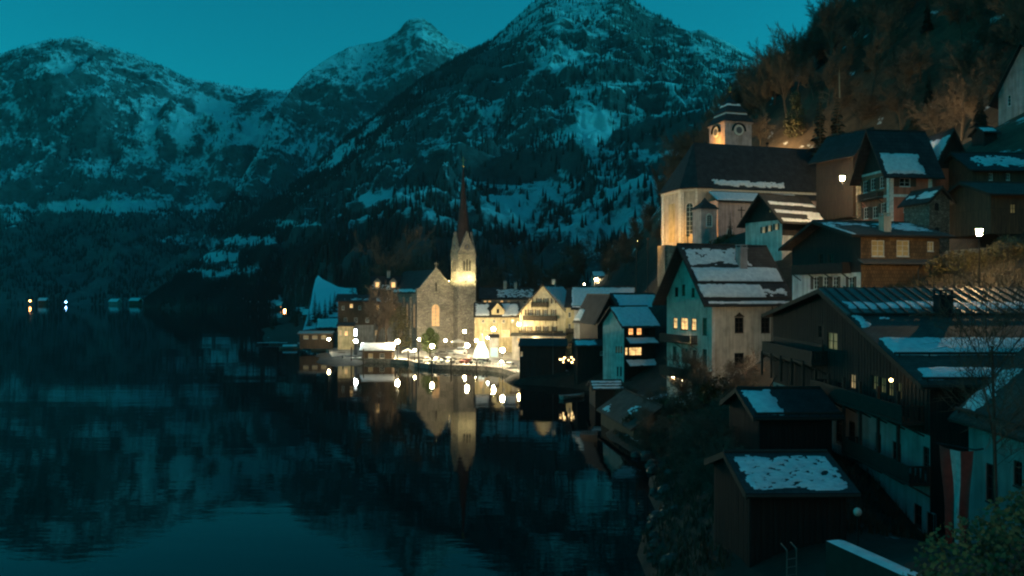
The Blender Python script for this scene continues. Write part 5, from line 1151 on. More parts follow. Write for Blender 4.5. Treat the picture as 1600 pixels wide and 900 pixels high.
def boat(px, py, L_, rz, label, cover=None, mast=0, name='moored_boat'):
    d = CAMZ*F/(py-HY); p = P(px,py,d); o = empty(name, (p.x,p.y,0), R(rz), label, 'boat', 'boats moored by the quay'); b = MB(); hull(b, L_, L_*0.3, 0.6); b.build('hull', M['boatpaint'], o)
    if cover: b = MB(); b.slab((-L_*0.35,-L_*0.14,1.0),(L_*0.25,-L_*0.13,1.0),(L_*0.25,0,1.5),(-L_*0.35,0,1.5),0.12); b.slab((-L_*0.35,0,1.5),(L_*0.25,0,1.5),(L_*0.25,L_*0.13,1.0),(-L_*0.35,L_*0.14,1.0),0.12); b.build('cover', M[cover], o)
    else:
        b = MB()
        for x in (-0.25,0.02,0.25): b.box(x*L_-0.15,x*L_+0.15,-L_*0.12,L_*0.12,0.42,0.48)
        b.build('bench', M['woodplain'], o)
    if mast:
        b = MB(); b.tube((0.3,0,0.3),(0.3,0,mast),0.09,0.06); b.tube((0.3,0,1.6),(-L_*0.4,0,1.7),0.06); b.build('mast', M['roofm'], o); b = MB(); b.tube((0.2,0,1.75),(-L_*0.4,0,1.85),0.16,0.1,8); b.build('furled_sail', M['tarp'], o)
M['boatpaint'] = plain('boat_paint', (0.22,0.21,0.19), 0.5)
boat(862,600,7.5,-25,'sailing boat with bare mast and furled sail beside the black boathouse','snow',13.5,'sailing_boat')
boat(455,545,8,10,'covered boat with snowy tarp moored outermost in the lake','snow'); boat(476,541,7,20,'small boat under a pale cover close to the pavilion','tarp'); boat(440,537,9,5,'low open rowing boat moored beyond the covered boats')
boat(500,548,6,-10,'open wooden boat tied nearest the quay piles'); boat(895,622,6,40,'small open boat between boathouses in the dark water')
# snowy landing stages
def stage(px, py, d, w, l, rz, z, label):
    p = P(px,py,d); o = empty('landing_stage', (p.x,p.y,0), R(rz), label, 'jetty'); pm = MB(); pm.box(-0.11,0.11,0,l,z-0.08,z); pm = pm.mesh('plank', M['woodplain'])
    n = int(w/0.25)
    for k in range(n): link('plank', pm, o, (-w/2+(k+0.5)*w/n,0,0.003*(k%2)))
    b = MB()
    for x in (-w/2+0.3,w/2-0.3):
        for y in (0.4,l-0.4): b.tube((x,y,-2),(x,y,z-0.08),0.12)
    b.build('support', M['woodplain'], o); snow_patch(o, Vector((-w/2,0,z)), Vector((w,0,0)), Vector((0,l,0)), 0.3, 0.12, px)
stage(1020,698,102,4.2,5.5,10,0.9,'landing stage with blue snow beside the leaning boathouse')
stage(858,585,178,9,4,0,2.2,'roofed landing deck with snow between boathouse and sailing boat')
stage(425,530,300,12,2,4,0.7,'long low jetty with snow reaching out beside the moored boats')

# ------------------------------------------------------------------ lamps
WARM = (1.0,0.80,0.46); COOL = (0.86,1.0,0.92)
for a in ((621,534,226,WARM,1300,0.5,'round quay lamp between plank kiosk and stone church'),(675,541,215,WARM,1300,0.5,'round quay lamp in front of the green clipped tree'),
          (730,540,212,WARM,1300,0.5,'round quay lamp standing over the grey and red cars'),(785,547,194,WARM,1300,0.5,'round quay lamp near picket railing end'),
          (556,533,228,COOL,600,0.45,'cold white quay lamp beside the lit panel'),(726,518,256,WARM,700,0.42,'lamp hanging before the church tower wall'),
          (771,514,236,WARM,900,0.48,'lamp above the glowing stall roof'),(811,507,232,(1.0,0.72,0.3),450,0.45,'yellow lamp at the corner of the cream hotel')):
    street_lamp(*a, gzv=GZQ, group='lamps on the quay')
for a in ((648,547,222,WARM,350,0.3,'small added lamp beside the parasol on the quay'),(696,532,246,WARM,500,0.35,'small added lamp under the church gable behind the dark car'),(744,532,240,WARM,400,0.35,'small added lamp left of the glowing cone tent'),(590,540,236,WARM,300,0.3,'small added lamp behind the plank kiosk'),(514,530,250,WARM,260,0.35,'small added lamp by the golden porch'),(836,531,221,WARM,350,0.3,'small added lamp under the terrace bar awning'),(655,530,256,WARM,400,0.35,'small added lamp beside the rounded green tree')):  # extra small lamps added to brighten the waterfront
    street_lamp(*a, gzv=GZQ, group='lamps on the quay')
street_lamp(762,528,232,COOL,120,0.3,'small pale lamp between cone tent and white stall',GZQ)
street_lamp(1316,278,135,(1.0,0.72,0.36),900,0.42,'wall lantern shining above the short stone wall',zat(292,135),'lantern')
street_lamp(1530,362,72.5,(1.0,0.66,0.30),1150,0.33,'bright lane lantern beside the brown barn',None,'lantern')
street_lamp(932,437,330,WARM,150,0.5,'warm road lamp beside the pale cottage',None); street_lamp(1005,417,300,(0.75,1.0,0.45),190,0.5,'greenish road lamp near the upper cottage',None)
street_lamp(913,444,325,WARM,60,0.3,'small road lamp farther along from the pale cottage',None)
def shore_light(px, py, d, c, s, r_, label):
    p = P(px,py,d); street_lamp(px, py, d, c, s, r_, label, 0.3)
shore_light(47,470,1190,(1.0,0.42,0.12),40,1.1,'orange light on the far shore'); shore_light(103,472,1180,(0.25,0.55,1.0),40,1.0,'blue-white light on the far shore'); shore_light(445,485,800,(1.0,0.45,0.15),50,1.1,'orange light on the point beyond the boats')
# string of bulbs on the terrace by the boathouse
p = P(886,560,166); o = empty('terrace_light_string', (p.x,p.y,0.5), 0, 'cluster of warm bulbs on a post garland beside the boathouse', 'string lights')
b = MB(); b.tube((-1.6,0,-0.8),(-1.6,0,6.2),0.06); b.tube((1.6,0,-0.8),(1.6,0,6.2),0.06); b.tube((-1.6,0,6.1),(1.6,0,6.1),0.04); b.tube((-1.6,0,5.0),(1.6,0,5.0),0.04); b.build('garland_post', M['iron'], o)
bm = MB(); bm.smooth = True; bm.lathe([(0.02,-0.16),(0.14,-0.08),(0.14,0.08),(0.02,0.16)], 8); bm = bm.mesh('bulb', glow('garland_bulb',(1.0,0.66,0.28),9))
rb_ = random.Random(4)
for k in range(13): link('bulb', bm, o, (rb_.uniform(-1.5,1.5), -0.05+rb_.uniform(-0.3,0.3), rb_.choice((5.95,5.0,5.45))+rb_.uniform(-0.25,0.0)))

# floodlight mast behind the church that lights the tree on the slope
fx, fy = 69.5, 219.0; g0 = gz(fx, fy); o = empty('slope_floodlight', (fx,fy,g0), R(-60), 'floodlight mast behind the parish church aimed at the golden tree', 'floodlight')
b = MB(); b.tube((0,0,-0.6),(0,0,9.0),0.1); b.box(-0.35,0.35,-0.25,0.25,9.0,9.5); b.build('housing', M['iron'], o)
g = MB(); g.poly([(-0.3,0.27,9.05),(-0.3,0.27,9.45),(0.3,0.27,9.45),(0.3,0.27,9.05)]); g.build('lens', glow('slope_flood_lens',(1.0,0.70,0.32),4200), o)
fx, fy = 84.0, 158.0; g0 = gz(fx, fy); o = empty('slope_floodlight', (fx,fy,g0), R(-10), 'added unseen fill light behind the dark timber house warming the upper slope', 'floodlight')  # unseen light added to warm the upper slope, no known source there
b = MB(); b.tube((0,0,-0.6),(0,0,1.6),0.08); b.box(-0.35,0.35,-0.25,0.25,1.6,2.1); b.build('housing', M['iron'], o)
g = MB(); g.poly([(-0.3,0.27,1.65),(-0.3,0.27,2.05),(0.3,0.27,2.05),(0.3,0.27,1.65)]); g.build('lens', glow('upper_fill_lens',(1.0,0.74,0.40),7500), o)
# lane lamps standing between the houses, hidden from the lake side
def lane_lamp(x, y, z, s, label):
    g = min(gz(x,y), z-2.5); o = empty('street_lamp', (x,y,g), 0, label, 'street lamp', 'lamps in the lanes'); hh = z-g; key = 'lane_%d' % s
    if key not in M: M[key] = glow('lane_lamp_%d' % s, (1.0,0.74,0.44), s)
    b = MB(); b.lathe([(0.12,-0.6),(0.12,0.5),(0.06,0.6),(0.05,hh-0.3)], 8); b.build('pole', M['iron'], o); b = MB(); b.lathe([(0.2,hh-0.3),(0.36,hh+0.3)], 6); b.build('lamp_globe', M[key], o); b = MB(); b.lathe([(0.42,hh+0.31),(0.08,hh+0.6)], 6); b.build('cap', M['iron'], o)
lane_lamp(32.5,94,14.8,520,'lantern in the lane between dark chalet and pale lake house')
lane_lamp(56,112,28.6,260,'lantern in the lane before the salmon red house')
# ------------------------------------------------------------------ far shore hamlet and snow field
rs = random.Random(5)
far = [(305,479,1060),(322,478,1050),(341,479,1040),(362,481,980),(378,481,960),(392,481,950),(405,482,930),(420,483,900),(432,483,880),(170,474,1190),(202,473,1190),(230,473,1180),(60,474,1195),(290,470,1090)]
for i, (px, py, d) in enumerate(far):
    w = rs.uniform(9,15); p = P(px,py,d); hgt = rs.uniform(4.5,6.5); o = empty('far_shore_house', (p.x,p.y,0.2), R(rs.uniform(-25,25)), 'tiny snow-roofed house in the row along the far lake shore', 'house', 'houses on the far shore')
    L_ = 9; b = MB(); b.poly([(0,0,0),(w,0,0),(w,0,hgt),(0,0,hgt)]); b.poly([(0,L_,0),(0,0,0),(0,0,hgt),(0,L_/2,hgt+3.5),(0,L_,hgt)]); b.poly([(w,0,0),(w,L_,0),(w,L_,hgt),(w,L_/2,hgt+3.5),(w,0,hgt)]); b.poly([(w,L_,0),(0,L_,0),(0,L_,hgt),(w,L_,hgt)]); b.build('wall', M['grey' if i%2 else 'wood2'], o)
    b = MB(); b.slab((-0.8,-0.8,hgt-0.4),(w+0.8,-0.8,hgt-0.4),(w+0.8,L_/2,hgt+3.7),(-0.8,L_/2,hgt+3.7),0.3); b.slab((-0.8,L_/2,hgt+3.7),(w+0.8,L_/2,hgt+3.7),(w+0.8,L_+0.8,hgt-0.4),(-0.8,L_+0.8,hgt-0.4),0.3); b.build('roof', M['snow'], o)
    for k in range(3): q = MB(); q.box(w*(0.2+0.3*k)-0.6,w*(0.2+0.3*k)+0.6,-0.06,0.0,1.8,3.4); q.build('window', M['litor'] if (i in (7,8) and k == 1) else M['glass'], o)
for px, py, d, lab, w in ((505,480,322,'blue-roofed chalet below the bright snow field',16),(525,478,326,'second chalet below the snow field nearer the inn',14),(470,484,560,'orange lit house on the wooded point beyond the boats',14),(482,486,500,'dim house on the wooded point beside the orange lit one',10)):
    h = House('shore_chalet', lab, px-8, d, px+8, px-10, 6, 0.5, L=9, cat='chalet', W=w); h.setroof('x', 5.0, 8.5)
    for k in (0.25,0.5,0.75): h.win_uv('f', h.W*k, 3, 1.4, 1.6, 'litor' if px == 470 and k == 0.5 else None)
    h.walls('wood2' if px != 470 else 'cream'); h.roof('roof',0.8,0.8); h.snow('f',0,1,0.05,0.95,0.2)
# sloping snow meadow
pts = [(470,527,330),(485,476,400),(486,470,410),(489,452,440),(493,436,470),(497,430,480),(504,436,475),(514,443,470),(528,448,460),(540,450,455),(556,450,450),(560,466,425),(562,476,400),(575,527,330)]
b = MB(); top = [P(*q) for q in pts]; i = len(top)
bb = [Vector((p.x,p.y+6,-2)) for p in top]
b.v = [tuple(p) for p in top]+[tuple(p) for p in bb]; b.f = [tuple(range(i))[::-1]]+[(k,(k+1)%i,i+(k+1)%i,i+k) for k in range(i)]; b.m = [0]*len(b.f)
tag(b.build('snow_meadow', M['snow']), kind='structure')

# ------------------------------------------------------------------ trees
M['bark'] = plain('brown_bark', (0.085,0.06,0.042), 0.9, 0, 0.4, 2.0); M['twig'] = plain('bare_twigs', (0.12,0.085,0.06), 0.9, 0, 0.4, 0.8)
def leafmat(name, c):
    t = NT(name); n = t.n('TexNoise', Scale=0.9, Detail=4); t.l(t.coord(), n.inputs[0]); t.l(t.ramp(n.outputs[0], [(0.3,shade(c,0.45)),(0.7,shade(c,1.4))]), t.b.inputs['Base Color']); t.b.inputs['Roughness'].default_value = 0.7; return t.m
M['needle'] = leafmat('conifer_needles', (0.022,0.034,0.022)); M['leaf'] = leafmat('evergreen_leaves', (0.075,0.105,0.03)); M['dryleaf'] = leafmat('olive_leaves', (0.11,0.09,0.035))
def bare_tree(seed, H, spread=0.5, wid=1.0, low=0.3):
    rg = random.Random(seed); tr = MB(); cr = MB()
    def grow(p, dr, ln, r, lev):
        segs = 3 if lev < 2 else 2; q = p
        for k in range(segs):
            nd = (dr+Vector((rg.uniform(-.16,.16),rg.uniform(-.16,.16),rg.uniform(-.02,.14)))).normalized(); e = q+nd*(ln/segs); r2 = r*(0.8 if lev == 0 else 0.7)
            (tr if lev == 0 else cr).tube(q, e, r, r2, 5 if lev < 2 else 3, cap=False)
            if lev < 4:
                nb = {0: 4, 1: 3, 2: 3, 3: 3}[lev]
                if lev > 0 or k > 0 or low < 0.2:
                    for _ in range(nb):
                        a = rg.uniform(0,6.28); side = nd.orthogonal().normalized(); side.rotate(Matrix.Rotation(a,3,nd)); cd = (nd*(1-spread*0.62)+side*spread*rg.uniform(0.7,1.3)).normalized()
                        t0 = q.lerp(e, rg.uniform(0.2,1.0)); grow(t0, cd, ln*rg.uniform(0.42,0.62), max(r2*0.55,0.022*wid), lev+1)
            q, r, dr = e, r2, nd
    grow(Vector((0,0,-0.6)), Vector((0,0,1)), H, H*0.014*wid+0.04, 0)
    return tr.mesh('trunk', M['bark']), cr.mesh('crown', M['twig'])
def conifer(seed, H, wd=0.2):
    rg = random.Random(seed); tr = MB(); tr.lathe([(H*0.016+0.05,-0.8),(H*0.012,H*0.5),(0.02,H*0.99)], 6); cr = MB(); nw = 22
    for k in range(nw):
        f = k/(nw-1); z = H*(0.1+0.89*f); ln = H*wd*(1-f)**0.85*rg.uniform(0.75,1.15)+0.12; n = 11 if f < 0.6 else 7
        for j in range(n):
            a = 6.283*j/n+rg.uniform(-.3,.3); l2 = ln*rg.uniform(0.6,1.15); d = Vector((math.cos(a),math.sin(a),0)); s = Vector((-d.y,d.x,0)); w = l2*0.26+0.05; zz = Vector((0,0,1)); p = Vector((0,0,z)); t_ = p+d*l2-zz*l2*0.38; m_ = p+d*l2*0.55-zz*l2*0.10
            cr.poly([p, m_-s*w-zz*0.2*w, t_]); cr.poly([p, t_, m_+s*w-zz*0.2*w]); cr.poly([m_-s*w*0.9, m_-zz*l2*0.3+d*l2*0.15, m_+s*w*0.9])
    return tr.mesh('trunk', M['bark']), cr.mesh('crown', M['needle'])
def leafy(seed, clumps, n, ls, mat='leaf', trunkh=1.5, tr_r=0.12):
    rg = random.Random(seed); b = MB(); tr = MB(); tr.lathe([(tr_r*1.3,-0.6),(tr_r,trunkh),(tr_r*0.5,trunkh*1.6)], 6)
    for (c, r3) in clumps:
        tr.tube((0,0,trunkh*0.8), (c[0]*0.8,c[1]*0.8,c[2]), tr_r*0.6, tr_r*0.15, 4)
        for _ in range(n):
            v = Vector((rg.gauss(0,1),rg.gauss(0,1),rg.gauss(0,1))).normalized()*rg.uniform(0.45,1.05)**0.6; p = Vector((c[0]+v.x*r3[0],c[1]+v.y*r3[1],c[2]+v.z*r3[2]))
            a = Vector((rg.gauss(0,1),rg.gauss(0,1),rg.gauss(0,0.7))).normalized(); s = a.orthogonal().normalized()*ls*rg.uniform(0.3,0.5); a = a*ls*rg.uniform(0.7,1.2); b.poly([p-a*0.5, p+s, p+a*0.5, p-s])
    return tr.mesh('trunk', M['bark']), b.mesh('crown', M[mat])
def plant(name, meshes, loc, rz, sc, label, cat, group=None):
    o = empty(name, loc, rz, label, cat, group); o.scale = (sc,sc,sc); link('trunk', meshes[0], o); link('crown', meshes[1], o); return o
BT = [bare_tree(20+k, h_, sp, 2.4, 0.3) for k, (h_, sp) in enumerate(((12,0.5),(14,0.42),(11,0.58),(15,0.36),(9,0.6)))]
CF = [conifer(40,14,0.19), conifer(41,17,0.15), conifer(42,12,0.22)]
def blocked(x, y, m=2.0):
    for (cx, cy_, th, W, L) in FOOT:
        dx, dy = x-cx, y-cy_; u = dx*math.cos(th)+dy*math.sin(th); v = -dx*math.sin(th)+dy*math.cos(th)
        if -m < u < W+m and -m < v < L+m: return True
    return False
FOOT.append((64,210,0,20,20))
rt = random.Random(77); placed = []
def scatter(n, x0, x1, y0, y1, ok, md, fn, cap=6000):
    c = 0
    for _ in range(cap):
        if c >= n: break
        x, y = rt.uniform(x0,x1), rt.uniform(y0,y1)
        if blocked(x, y, 2.5): continue
        z = gz(x, y); px, py = CX+x*F/y, HY-(z-CAMZ)*F/y
        if px > 1680 or not ok(x, y, z, px, py): continue
        if any((x-a)**2+(y-b_)**2 < md*md for a, b_ in placed): continue
        placed.append((x,y)); fn(x, y, z); c += 1
    return c
def hill_ok(x, y, z, px, py):                     # wooded slope behind and above the upper houses
    if z < 24 or z > 175: return False
    lim = np.interp(px, [900,1000,1060,1100,1180,1300,1345,1450,1520,1600,1700], [470,430,380,330,305,290,240,235,232,228,220])
    return y > 150 and py < lim and py > -140
scatter(280, 30, 200, 150, 345, hill_ok, 4.0, lambda x, y, z: plant('bare_tree', BT[rt.randrange(5)], (x,y,z-0.2), rt.uniform(0,6.28), rt.uniform(0.55,0.9)*(0.6 if x < 62 else 1.0), 'leafless brown tree on the steep wooded hillside above the houses', 'tree', 'bare trees on the hillside'), 9000)
scatter(46, 60, 200, 150, 300, lambda *a: hill_ok(*a) and a[3] > 1340, 6, lambda x, y, z: plant('dark_conifer', CF[rt.randrange(3)], (x,y,z-0.2), rt.uniform(0,6.28), rt.uniform(0.55,0.85), 'dark conifer among the bare trees of the steep hillside', 'tree', 'conifers on the hillside'))
scatter(46, -70, 60, 300, 420, lambda x, y, z, px, py: y > 310 and 540 < px < 960, 7, lambda x, y, z: plant('bare_tree', BT[rt.randrange(5)], (x,y,z-0.2), rt.uniform(0,6.28), rt.uniform(0.8,1.3), 'leafless tree at the mountain foot behind the village roofs', 'tree', 'bare trees behind the village'))
scatter(26, -150, -60, 300, 560, lambda x, y, z, px, py: z > 0.6 and px < 600, 8, lambda x, y, z: plant('dark_conifer', CF[rt.randrange(3)], (x,y,z-0.2), rt.uniform(0,6.28), rt.uniform(0.6,0.95), 'dark conifer on the wooded point left of the village', 'tree', 'conifers on the lake point'))
for k, px in enumerate((483,492,499,508,516,523,533,541,550,559)): 
    d = 352+(k*37)%31; plant('meadow_conifer', CF[k%3], (xat(px,d),d,1+(d-330)*0.176-0.4), k, 0.62+0.09*((k*7)%4), 'dark conifer in the row at the foot of the snow meadow', 'tree', 'conifers below the snow meadow')
# skyline trees and lit trees
def at_px(name, ms, px, d, sc, label, group=None, z=None, rz=1.0):
    x = xat(px,d); return plant(name, ms, (x,d,(gz(x,d) if z is None else z)-0.3), rz, sc, label, 'tree', group)
at_px('tall_conifer', CF[0], 1223, 262, 0.8, 'single small conifer at the left end of the hill skyline')
at_px('tall_conifer', CF[1], 1257, 262, 0.85, 'tall slim conifer standing out on the hill skyline')
at_px('tall_conifer', CF[2], 1285, 268, 0.95, 'broad conifer higher on the hill skyline beside a bare tree')
at_px('dark_yew', CF[0], 1281, 200, 1.3, 'big black conifer behind the parish church roof end', rz=0.3, z=zat(252,200))
at_px('dark_yew', CF[2], 1308, 198, 1.5, 'second broad black conifer beside the church roof end', z=zat(256,198))
bushy = leafy(9, [((0,0,3.2),(2.2,2.2,2.0)),((0.4,0,6.0),(1.8,1.8,2.0)),((-0.9,0.3,4.5),(1.6,1.6,1.6)),((0,0,8.6),(1.0,1.0,1.8))], 520, 0.42, 'dryleaf', 2.0, 0.2)
at_px('floodlit_tree', bushy, 1243, 225, 1.5, 'golden floodlit bushy tree rising behind the church roof', z=gz(xat(1246,225),225)-3.5)
snag = MB(); snag.tube((0,0,-1),(-0.5,0,7),0.32,0.22,7); snag.tube((-0.5,0,7),(-1.1,0,13),0.22,0.1,6); st = MB(); st.tube((-0.8,0,10),(0.2,0.3,12),0.07,0.03,4); st.tube((-1.0,0,12),(-1.9,0.2,13.2),0.06,0.02,4)
at_px('pale_snag', (snag.mesh('trunk', plain('pale_bark',(0.32,0.26,0.18),0.9)), st.mesh('crown', M['bark'])), 1312, 205, 0.5, 'pale broken bare trunk leaning above the black conifers', z=zat(148,205))
# trees on the quay
ball = leafy(3, [((0,0,3.4),(2.3,2.3,2.2)),((0.6,-0.4,5.2),(1.8,1.8,1.7)),((-0.8,0.3,4.8),(1.7,1.7,1.7)),((0,0,6.6),(1.1,1.1,1.1))], 480, 0.45, 'leaf', 2.2, 0.16)
at_px('clipped_tree', ball, 672, 232, 1.15, 'rounded green tree lit by lamps before the church gable', z=GZQ)
willow = leafy(5, [((0,0,6.5),(2.6,2.6,3.0)),((1.8,0,9.5),(2.2,2.2,2.6)),((-1.6,0.5,10),(2.2,2.2,2.6)),((0.3,0,13),(1.8,1.8,2.2)),((1.0,-1.0,4.0),(2.6,2.2,2.0))], 330, 0.5, 'dryleaf', 4.0, 0.3)
at_px('ivy_tree', willow, 626, 246, 1.0, 'tall olive-leaved tree beside the church side wall', z=GZQ)
at_px('quay_bare_tree', BT[1], 606, 256, 0.95, 'large leafless tree in front of the dim villa', z=GZQ); at_px('quay_bare_tree', BT[0], 588, 266, 1.0, 'leafless tree between inn and villa', z=GZQ)
big = bare_tree(88, 20, 0.5, 2.0, 0.3); at_px('towering_bare_tree', big, 601, 305, 1.25, 'towering round-crowned bare tree behind the dim villa', z=3)
# shrubs and young trees round the pale house
shr = leafy(12, [((0,0,0.9),(1.2,1.0,0.9)),((0.9,0.3,0.7),(0.9,0.9,0.7)),((-0.8,-0.2,0.8),(0.9,0.8,0.8))], 260, 0.22, 'dryleaf', 0.4, 0.06)
rt2 = random.Random(3); twb = bare_tree(71, 2.6, 0.75, 0.5, 0.1)
for px, d, s in ((1000,108,1.5),(1022,110,1.8),(1045,108,1.6),(1070,104,1.5),(1092,103,1.6),(1120,101,1.7),(1150,98,1.6),(1060,98,1.6),(1100,92,1.7),(1140,86,1.6),(1010,98,1.4),(1120,76,1.6),(1150,70,1.5),(1030,118,1.6),(985,125,1.4),(1040,96,1.3),(1065,88,1.4),(1085,82,1.3),(1105,74,1.5),(1100,68,1.2),(1120,64,1.4),(1130,58,1.2),(1150,56,1.4),(1050,104,1.2),(1165,80,1.4),(1135,92,1.5),(1010,104,1.0)):
    x = xat(px,d); plant('garden_shrub', shr if rt2.random() < 0.35 else twb, (x,d,gz(x,d)-0.2), rt2.uniform(0,6), s*rt2.uniform(0.85,1.2), 'dark shrub on the lake bank below the pale house', 'shrub', 'shrubs on the bank')
for px, d, s in ((1480,81,1.2),(1500,80,1.4),(1520,80,1.1),(1545,81,1.3),(1565,80,1.5),(1588,80,1.3),(1478,88,1.3),(1494,90,1.5),(1512,91,1.2),(1550,90,1.4),(1572,93,1.5),(1590,90,1.4)):
    x = xat(px,d); plant('lane_shrub', shr, (x,d,gz(x,d)-0.2), rt2.uniform(0,6), s, 'scrubby bush on the slope below the lane lamp', 'shrub', 'bushes below the lane')
for px, d, z_ in ((1140,172,29),(1150,168,27.5),(1165,170,28.5),(1128,170,28),(1178,166,28),(1185,168,28.5)):
    plant('churchyard_shrub', shr, (xat(px,d),d,z_), rt2.uniform(0,6), 1.9, 'dark bush on the terrace below the aisle wall', 'shrub', 'bushes on the church terrace')
at_px('churchyard_conifer', CF[1], 1141, 174, 0.48, 'slim dark conifer in front of the wall cross', z=29.5)
sap = bare_tree(61, 5.5, 0.45, 0.9, 0.1); at_px('garden_sapling', sap, 1075, 110, 1.0, 'thin leafless sapling before the white lower wall'); at_px('garden_sapling', sap, 1095, 108, 0.85, 'second leafless sapling beside the thin one', rz=2.6)
rk = random.Random(8); M['boulder'] = plain('wet_boulder', (0.05,0.046,0.04), 0.6, 0, 0.4, 1.5)
for k in range(26):
    y = rk.uniform(54,104); x = float(np.interp(y,[40,56,70,85,100,112],[5,10,13,15,15.5,14]))+rk.uniform(-0.6,1.6); b = MB(); r_ = rk.uniform(0.3,0.9); n_ = 7
    b.lathe([(r_*0.7,-0.5),(r_,0.0),(r_*0.85,r_*0.45),(r_*0.4,r_*0.75)], n_, rot=rk.uniform(0,3), sq=rk.uniform(0.6,1.0)); b.v = [(p[0]+rk.uniform(-.12,.12),p[1]+rk.uniform(-.12,.12),p[2]+rk.uniform(-.1,.1)) for p in b.v]
    tag(b.build('shore_boulder', M['boulder'], None, (x,y,max(0.05,gz(x,y)-0.1)), rk.uniform(0,6)), 'rough grey boulder at the waterline of the dark bank', 'boulder', 'boulders along the bank')
# near tree with branches reaching across the roofs, right edge
near = bare_tree(93, 8.5, 0.55, 0.42, 0.25); x = xat(1572,29); plant('near_bare_tree', near, (x,29,gz(x,29)-0.3), 2.2, 1.0, 'leafless tree with thin branches crossing the snowy roofs at right', 'tree')
M['roadlamp'] = glow('road_lamp',(1.0,0.70,0.40),560)
# leafy evergreen bush at the foot of the viewpoint
bush = leafy(21, [((0,0,1.2),(1.3,1.1,1.0)),((1.2,0.3,1.5),(1.1,1.0,1.0)),((-1.2,-0.1,0.6),(0.9,0.9,0.7)),((2.2,0.4,1.9),(1.0,1.0,1.0)),((0.6,-0.6,0.5),(1.2,0.8,0.8))], 1500, 0.11, 'leaf', 0.5, 0.06)
x = xat(1545,14.5); plant('evergreen_bush', bush, (x,14.5,zat(905,14.5)-1.1), 0.2, 1.0, 'glossy evergreen bush with yellow-lit leaves in the near corner', 'bush')
# two unseen road lamps inferred from the lit bush, added also as warm fill
for x, y, z, lab in ((15.0,-13.0,29.5,'unseen added lantern lamp on the road above the evergreen bush'),(3.5,-22.0,28.5,'unseen added lantern lamp on the road behind the viewpoint wall')):
    g0 = gz(x,y); o = empty('street_lamp', (x,y,g0), 0, lab, 'street lamp', 'lamps on the road'); hh = z-g0
    b = MB(); b.lathe([(0.12,-0.6),(0.12,0.5),(0.06,0.6),(0.05,hh-0.3)], 8); b.build('pole', M['iron'], o); b = MB(); b.lathe([(0.2,hh-0.3),(0.34,hh+0.3)], 6); b.build('lamp_globe', M['roadlamp'], o); b = MB(); b.lathe([(0.42,hh+0.31),(0.08,hh+0.7)], 6); b.build('cap', M['iron'], o)

# ------------------------------------------------------------------ hanging banner, red-white-red
fp = P(1498,700,41.0); o = empty('hanging_banner', (22.35,fp.y-1.0,zat(700,40)), 0, 'long red and white striped banner hanging on the plastered house wall', 'banner'); o.rotation_euler.z = R(-62)
H = 5.3
for k, (m, u0, u1) in enumerate((('banner_red',0,0.34),('banner_white',0.34,0.66),('banner_red',0.66,1.0))):
    if m not in M: M[m] = plain(m, (0.36,0.035,0.025) if 'red' in m else (0.5,0.48,0.46), 0.85)
    s, t_ = np.meshgrid(np.linspace(u0,u1,7), np.linspace(0,1,24)); wd = 1.75*(1-0.42*np.clip(t_*1.15,0,1)**0.8)
    X = (s-0.62)*wd; Y = -0.12-0.12*np.sin(s*11+t_*2.5)*(0.3+t_)-0.05*np.sin(t_*9+s*4); V = np.stack([X, Y, -t_*H-0.15*np.sin(s*3)],-1).reshape(-1,3)
    i = np.arange(7*24).reshape(24,7); Fq = np.stack([i[:-1,:-1],i[:-1,1:],i[1:,1:],i[1:,:-1]],-1).reshape(-1,4)
    link('stripe', np_mesh('stripe', V, Fq, M[m], True), o)
b = MB(); b.tube((-1.25,-0.1,0.05),(0.85,-0.1,0.05),0.04); b.tube((0.8,0.5,0.05),(0.8,-0.15,0.05),0.04); b.build('banner_rod', M['iron'], o)
# short street lamp, unlit, and ladder rails by the low shed
fp = P(1340,815,38); g0 = gz(fp.x,fp.y); o = empty('unlit_globe_lamp', (fp.x,fp.y,g0), 0, 'short unlit globe lamp in the dark yard by the low shed', 'street lamp'); z = zat(800,38)-g0
b = MB(); b.lathe([(0.08,-0.4),(0.05,0.3),(0.04,z-0.18)], 8); b.build('pole', M['iron'], o); b = MB(); b.smooth = True; b.lathe([(0.02,z-0.2)]+[(0.2*math.sin(q),z-0.2*math.cos(q)) for q in np.linspace(0.4,2.7,6)]+[(0.02,z+0.2)], 10); b.build('lamp_globe', plain('frosted_globe',(0.5,0.48,0.42),0.4), o)
p = P(1237,870,33); o = empty('dock_ladder', (p.x,p.y,p.z), 0.4, 'pair of pale curved ladder rails in the dark yard', 'ladder')
for x in (-0.25,0.25): b = MB(); b.tube((x,0,-1.6),(x,0,0.3),0.03); b.tube((x,0,0.3),(x-0.05,0.3,0.5),0.03); b.build('rail', M['roofm'], o)
for k in range(5): b = MB(); b.tube((-0.25,0,-1.4+0.33*k),(0.25,0,-1.4+0.33*k),0.02,n=5); b.build('rung', M['roofm'], o)

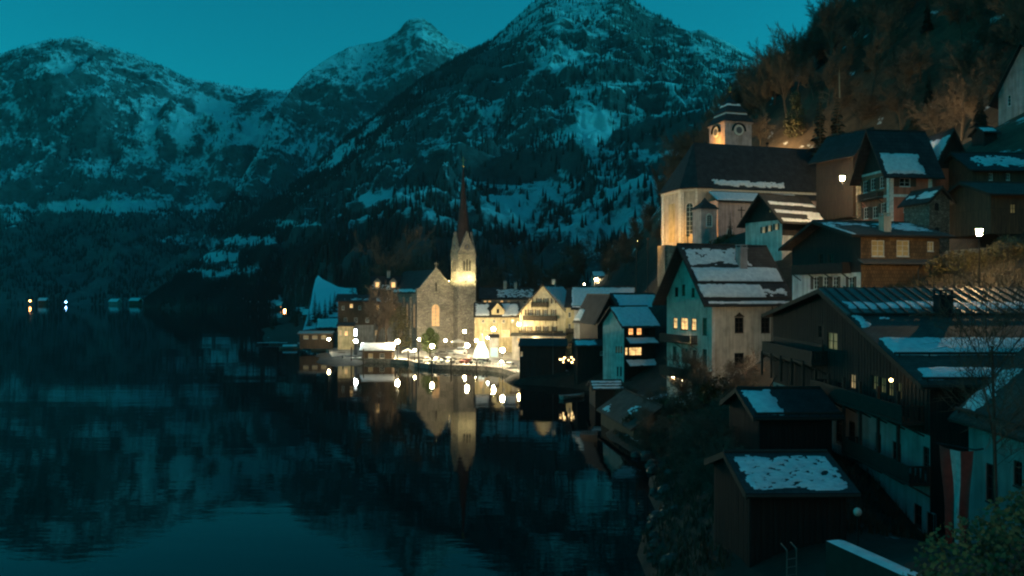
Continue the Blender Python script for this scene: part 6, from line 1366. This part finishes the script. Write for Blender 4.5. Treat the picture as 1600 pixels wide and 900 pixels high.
# ------------------------------------------------------------------ dry winter grass on the banks
def grass(name, label, x0, x1, y0, y1, n, zmin, seed, hmax=0.8):
    rg = np.random.default_rng(seed); x = rg.uniform(x0,x1,n); y = rg.uniform(y0,y1,n); z = ground(x,y)
    keep = (z > zmin) & np.array([not blocked(a,c,0.2) for a, c in zip(x,y)]); x, y, z = x[keep], y[keep], z[keep]; z = z+np.clip((z-3)/12,0,1)*(fbm(x/9,y/9,4)-0.5)*1.6
    n = len(x); V = np.zeros((n,3,3,3)); th = rg.uniform(0,6.28,(n,3)); h = rg.uniform(0.3,hmax,(n,3)); lean = rg.uniform(0.1,0.5,(n,3)); ox = rg.normal(0,0.18,(n,3)); oy = rg.normal(0,0.18,(n,3))
    for k, (s, t_) in enumerate(((-0.05,0),(0.05,0),(0,1))):
        V[:,:,k,0] = x[:,None]+ox+s*np.cos(th)+t_*lean*h*np.sin(th); V[:,:,k,1] = y[:,None]+oy+s*np.sin(th)-t_*lean*h*np.cos(th); V[:,:,k,2] = z[:,None]-0.06+t_*h
    tag(link(name, np_mesh(name, V.reshape(-1,3), np.arange(n*9).reshape(-1,3), M['drygrass'])), label, 'grass', kind='stuff')
M['drygrass'] = plain('dry_grass', (0.055,0.045,0.026), 0.9, 0, 0.4, 0.5)
grass('bank_grass', 'dry grass on the dark lake bank', 8, 27, 44, 112, 9000, 0.5, 3)
grass('lane_grass', 'dry grass on the slope below the lane lamp', 38, 62, 68, 104, 5000, 12, 4, 0.8)
# ------------------------------------------------------------------ evening haze over the lake basin
HAZE = 0.000045
hz = bpy.data.materials.new('haze_air'); hz.use_nodes = True; hn = hz.node_tree; hn.nodes.clear()
ho = hn.nodes.new('ShaderNodeOutputMaterial'); hv = hn.nodes.new('ShaderNodeVolumePrincipled')
hv.inputs['Color'].default_value = (0.8,0.9,0.95,1); hv.inputs['Density'].default_value = HAZE; hv.inputs['Anisotropy'].default_value = 0.2
hn.links.new(hv.outputs[0], ho.inputs['Volume'])
b = MB(); b.box(-4200,3200,-400,4600,-12,1250); tag(b.build('haze', hz), kind='stuff')
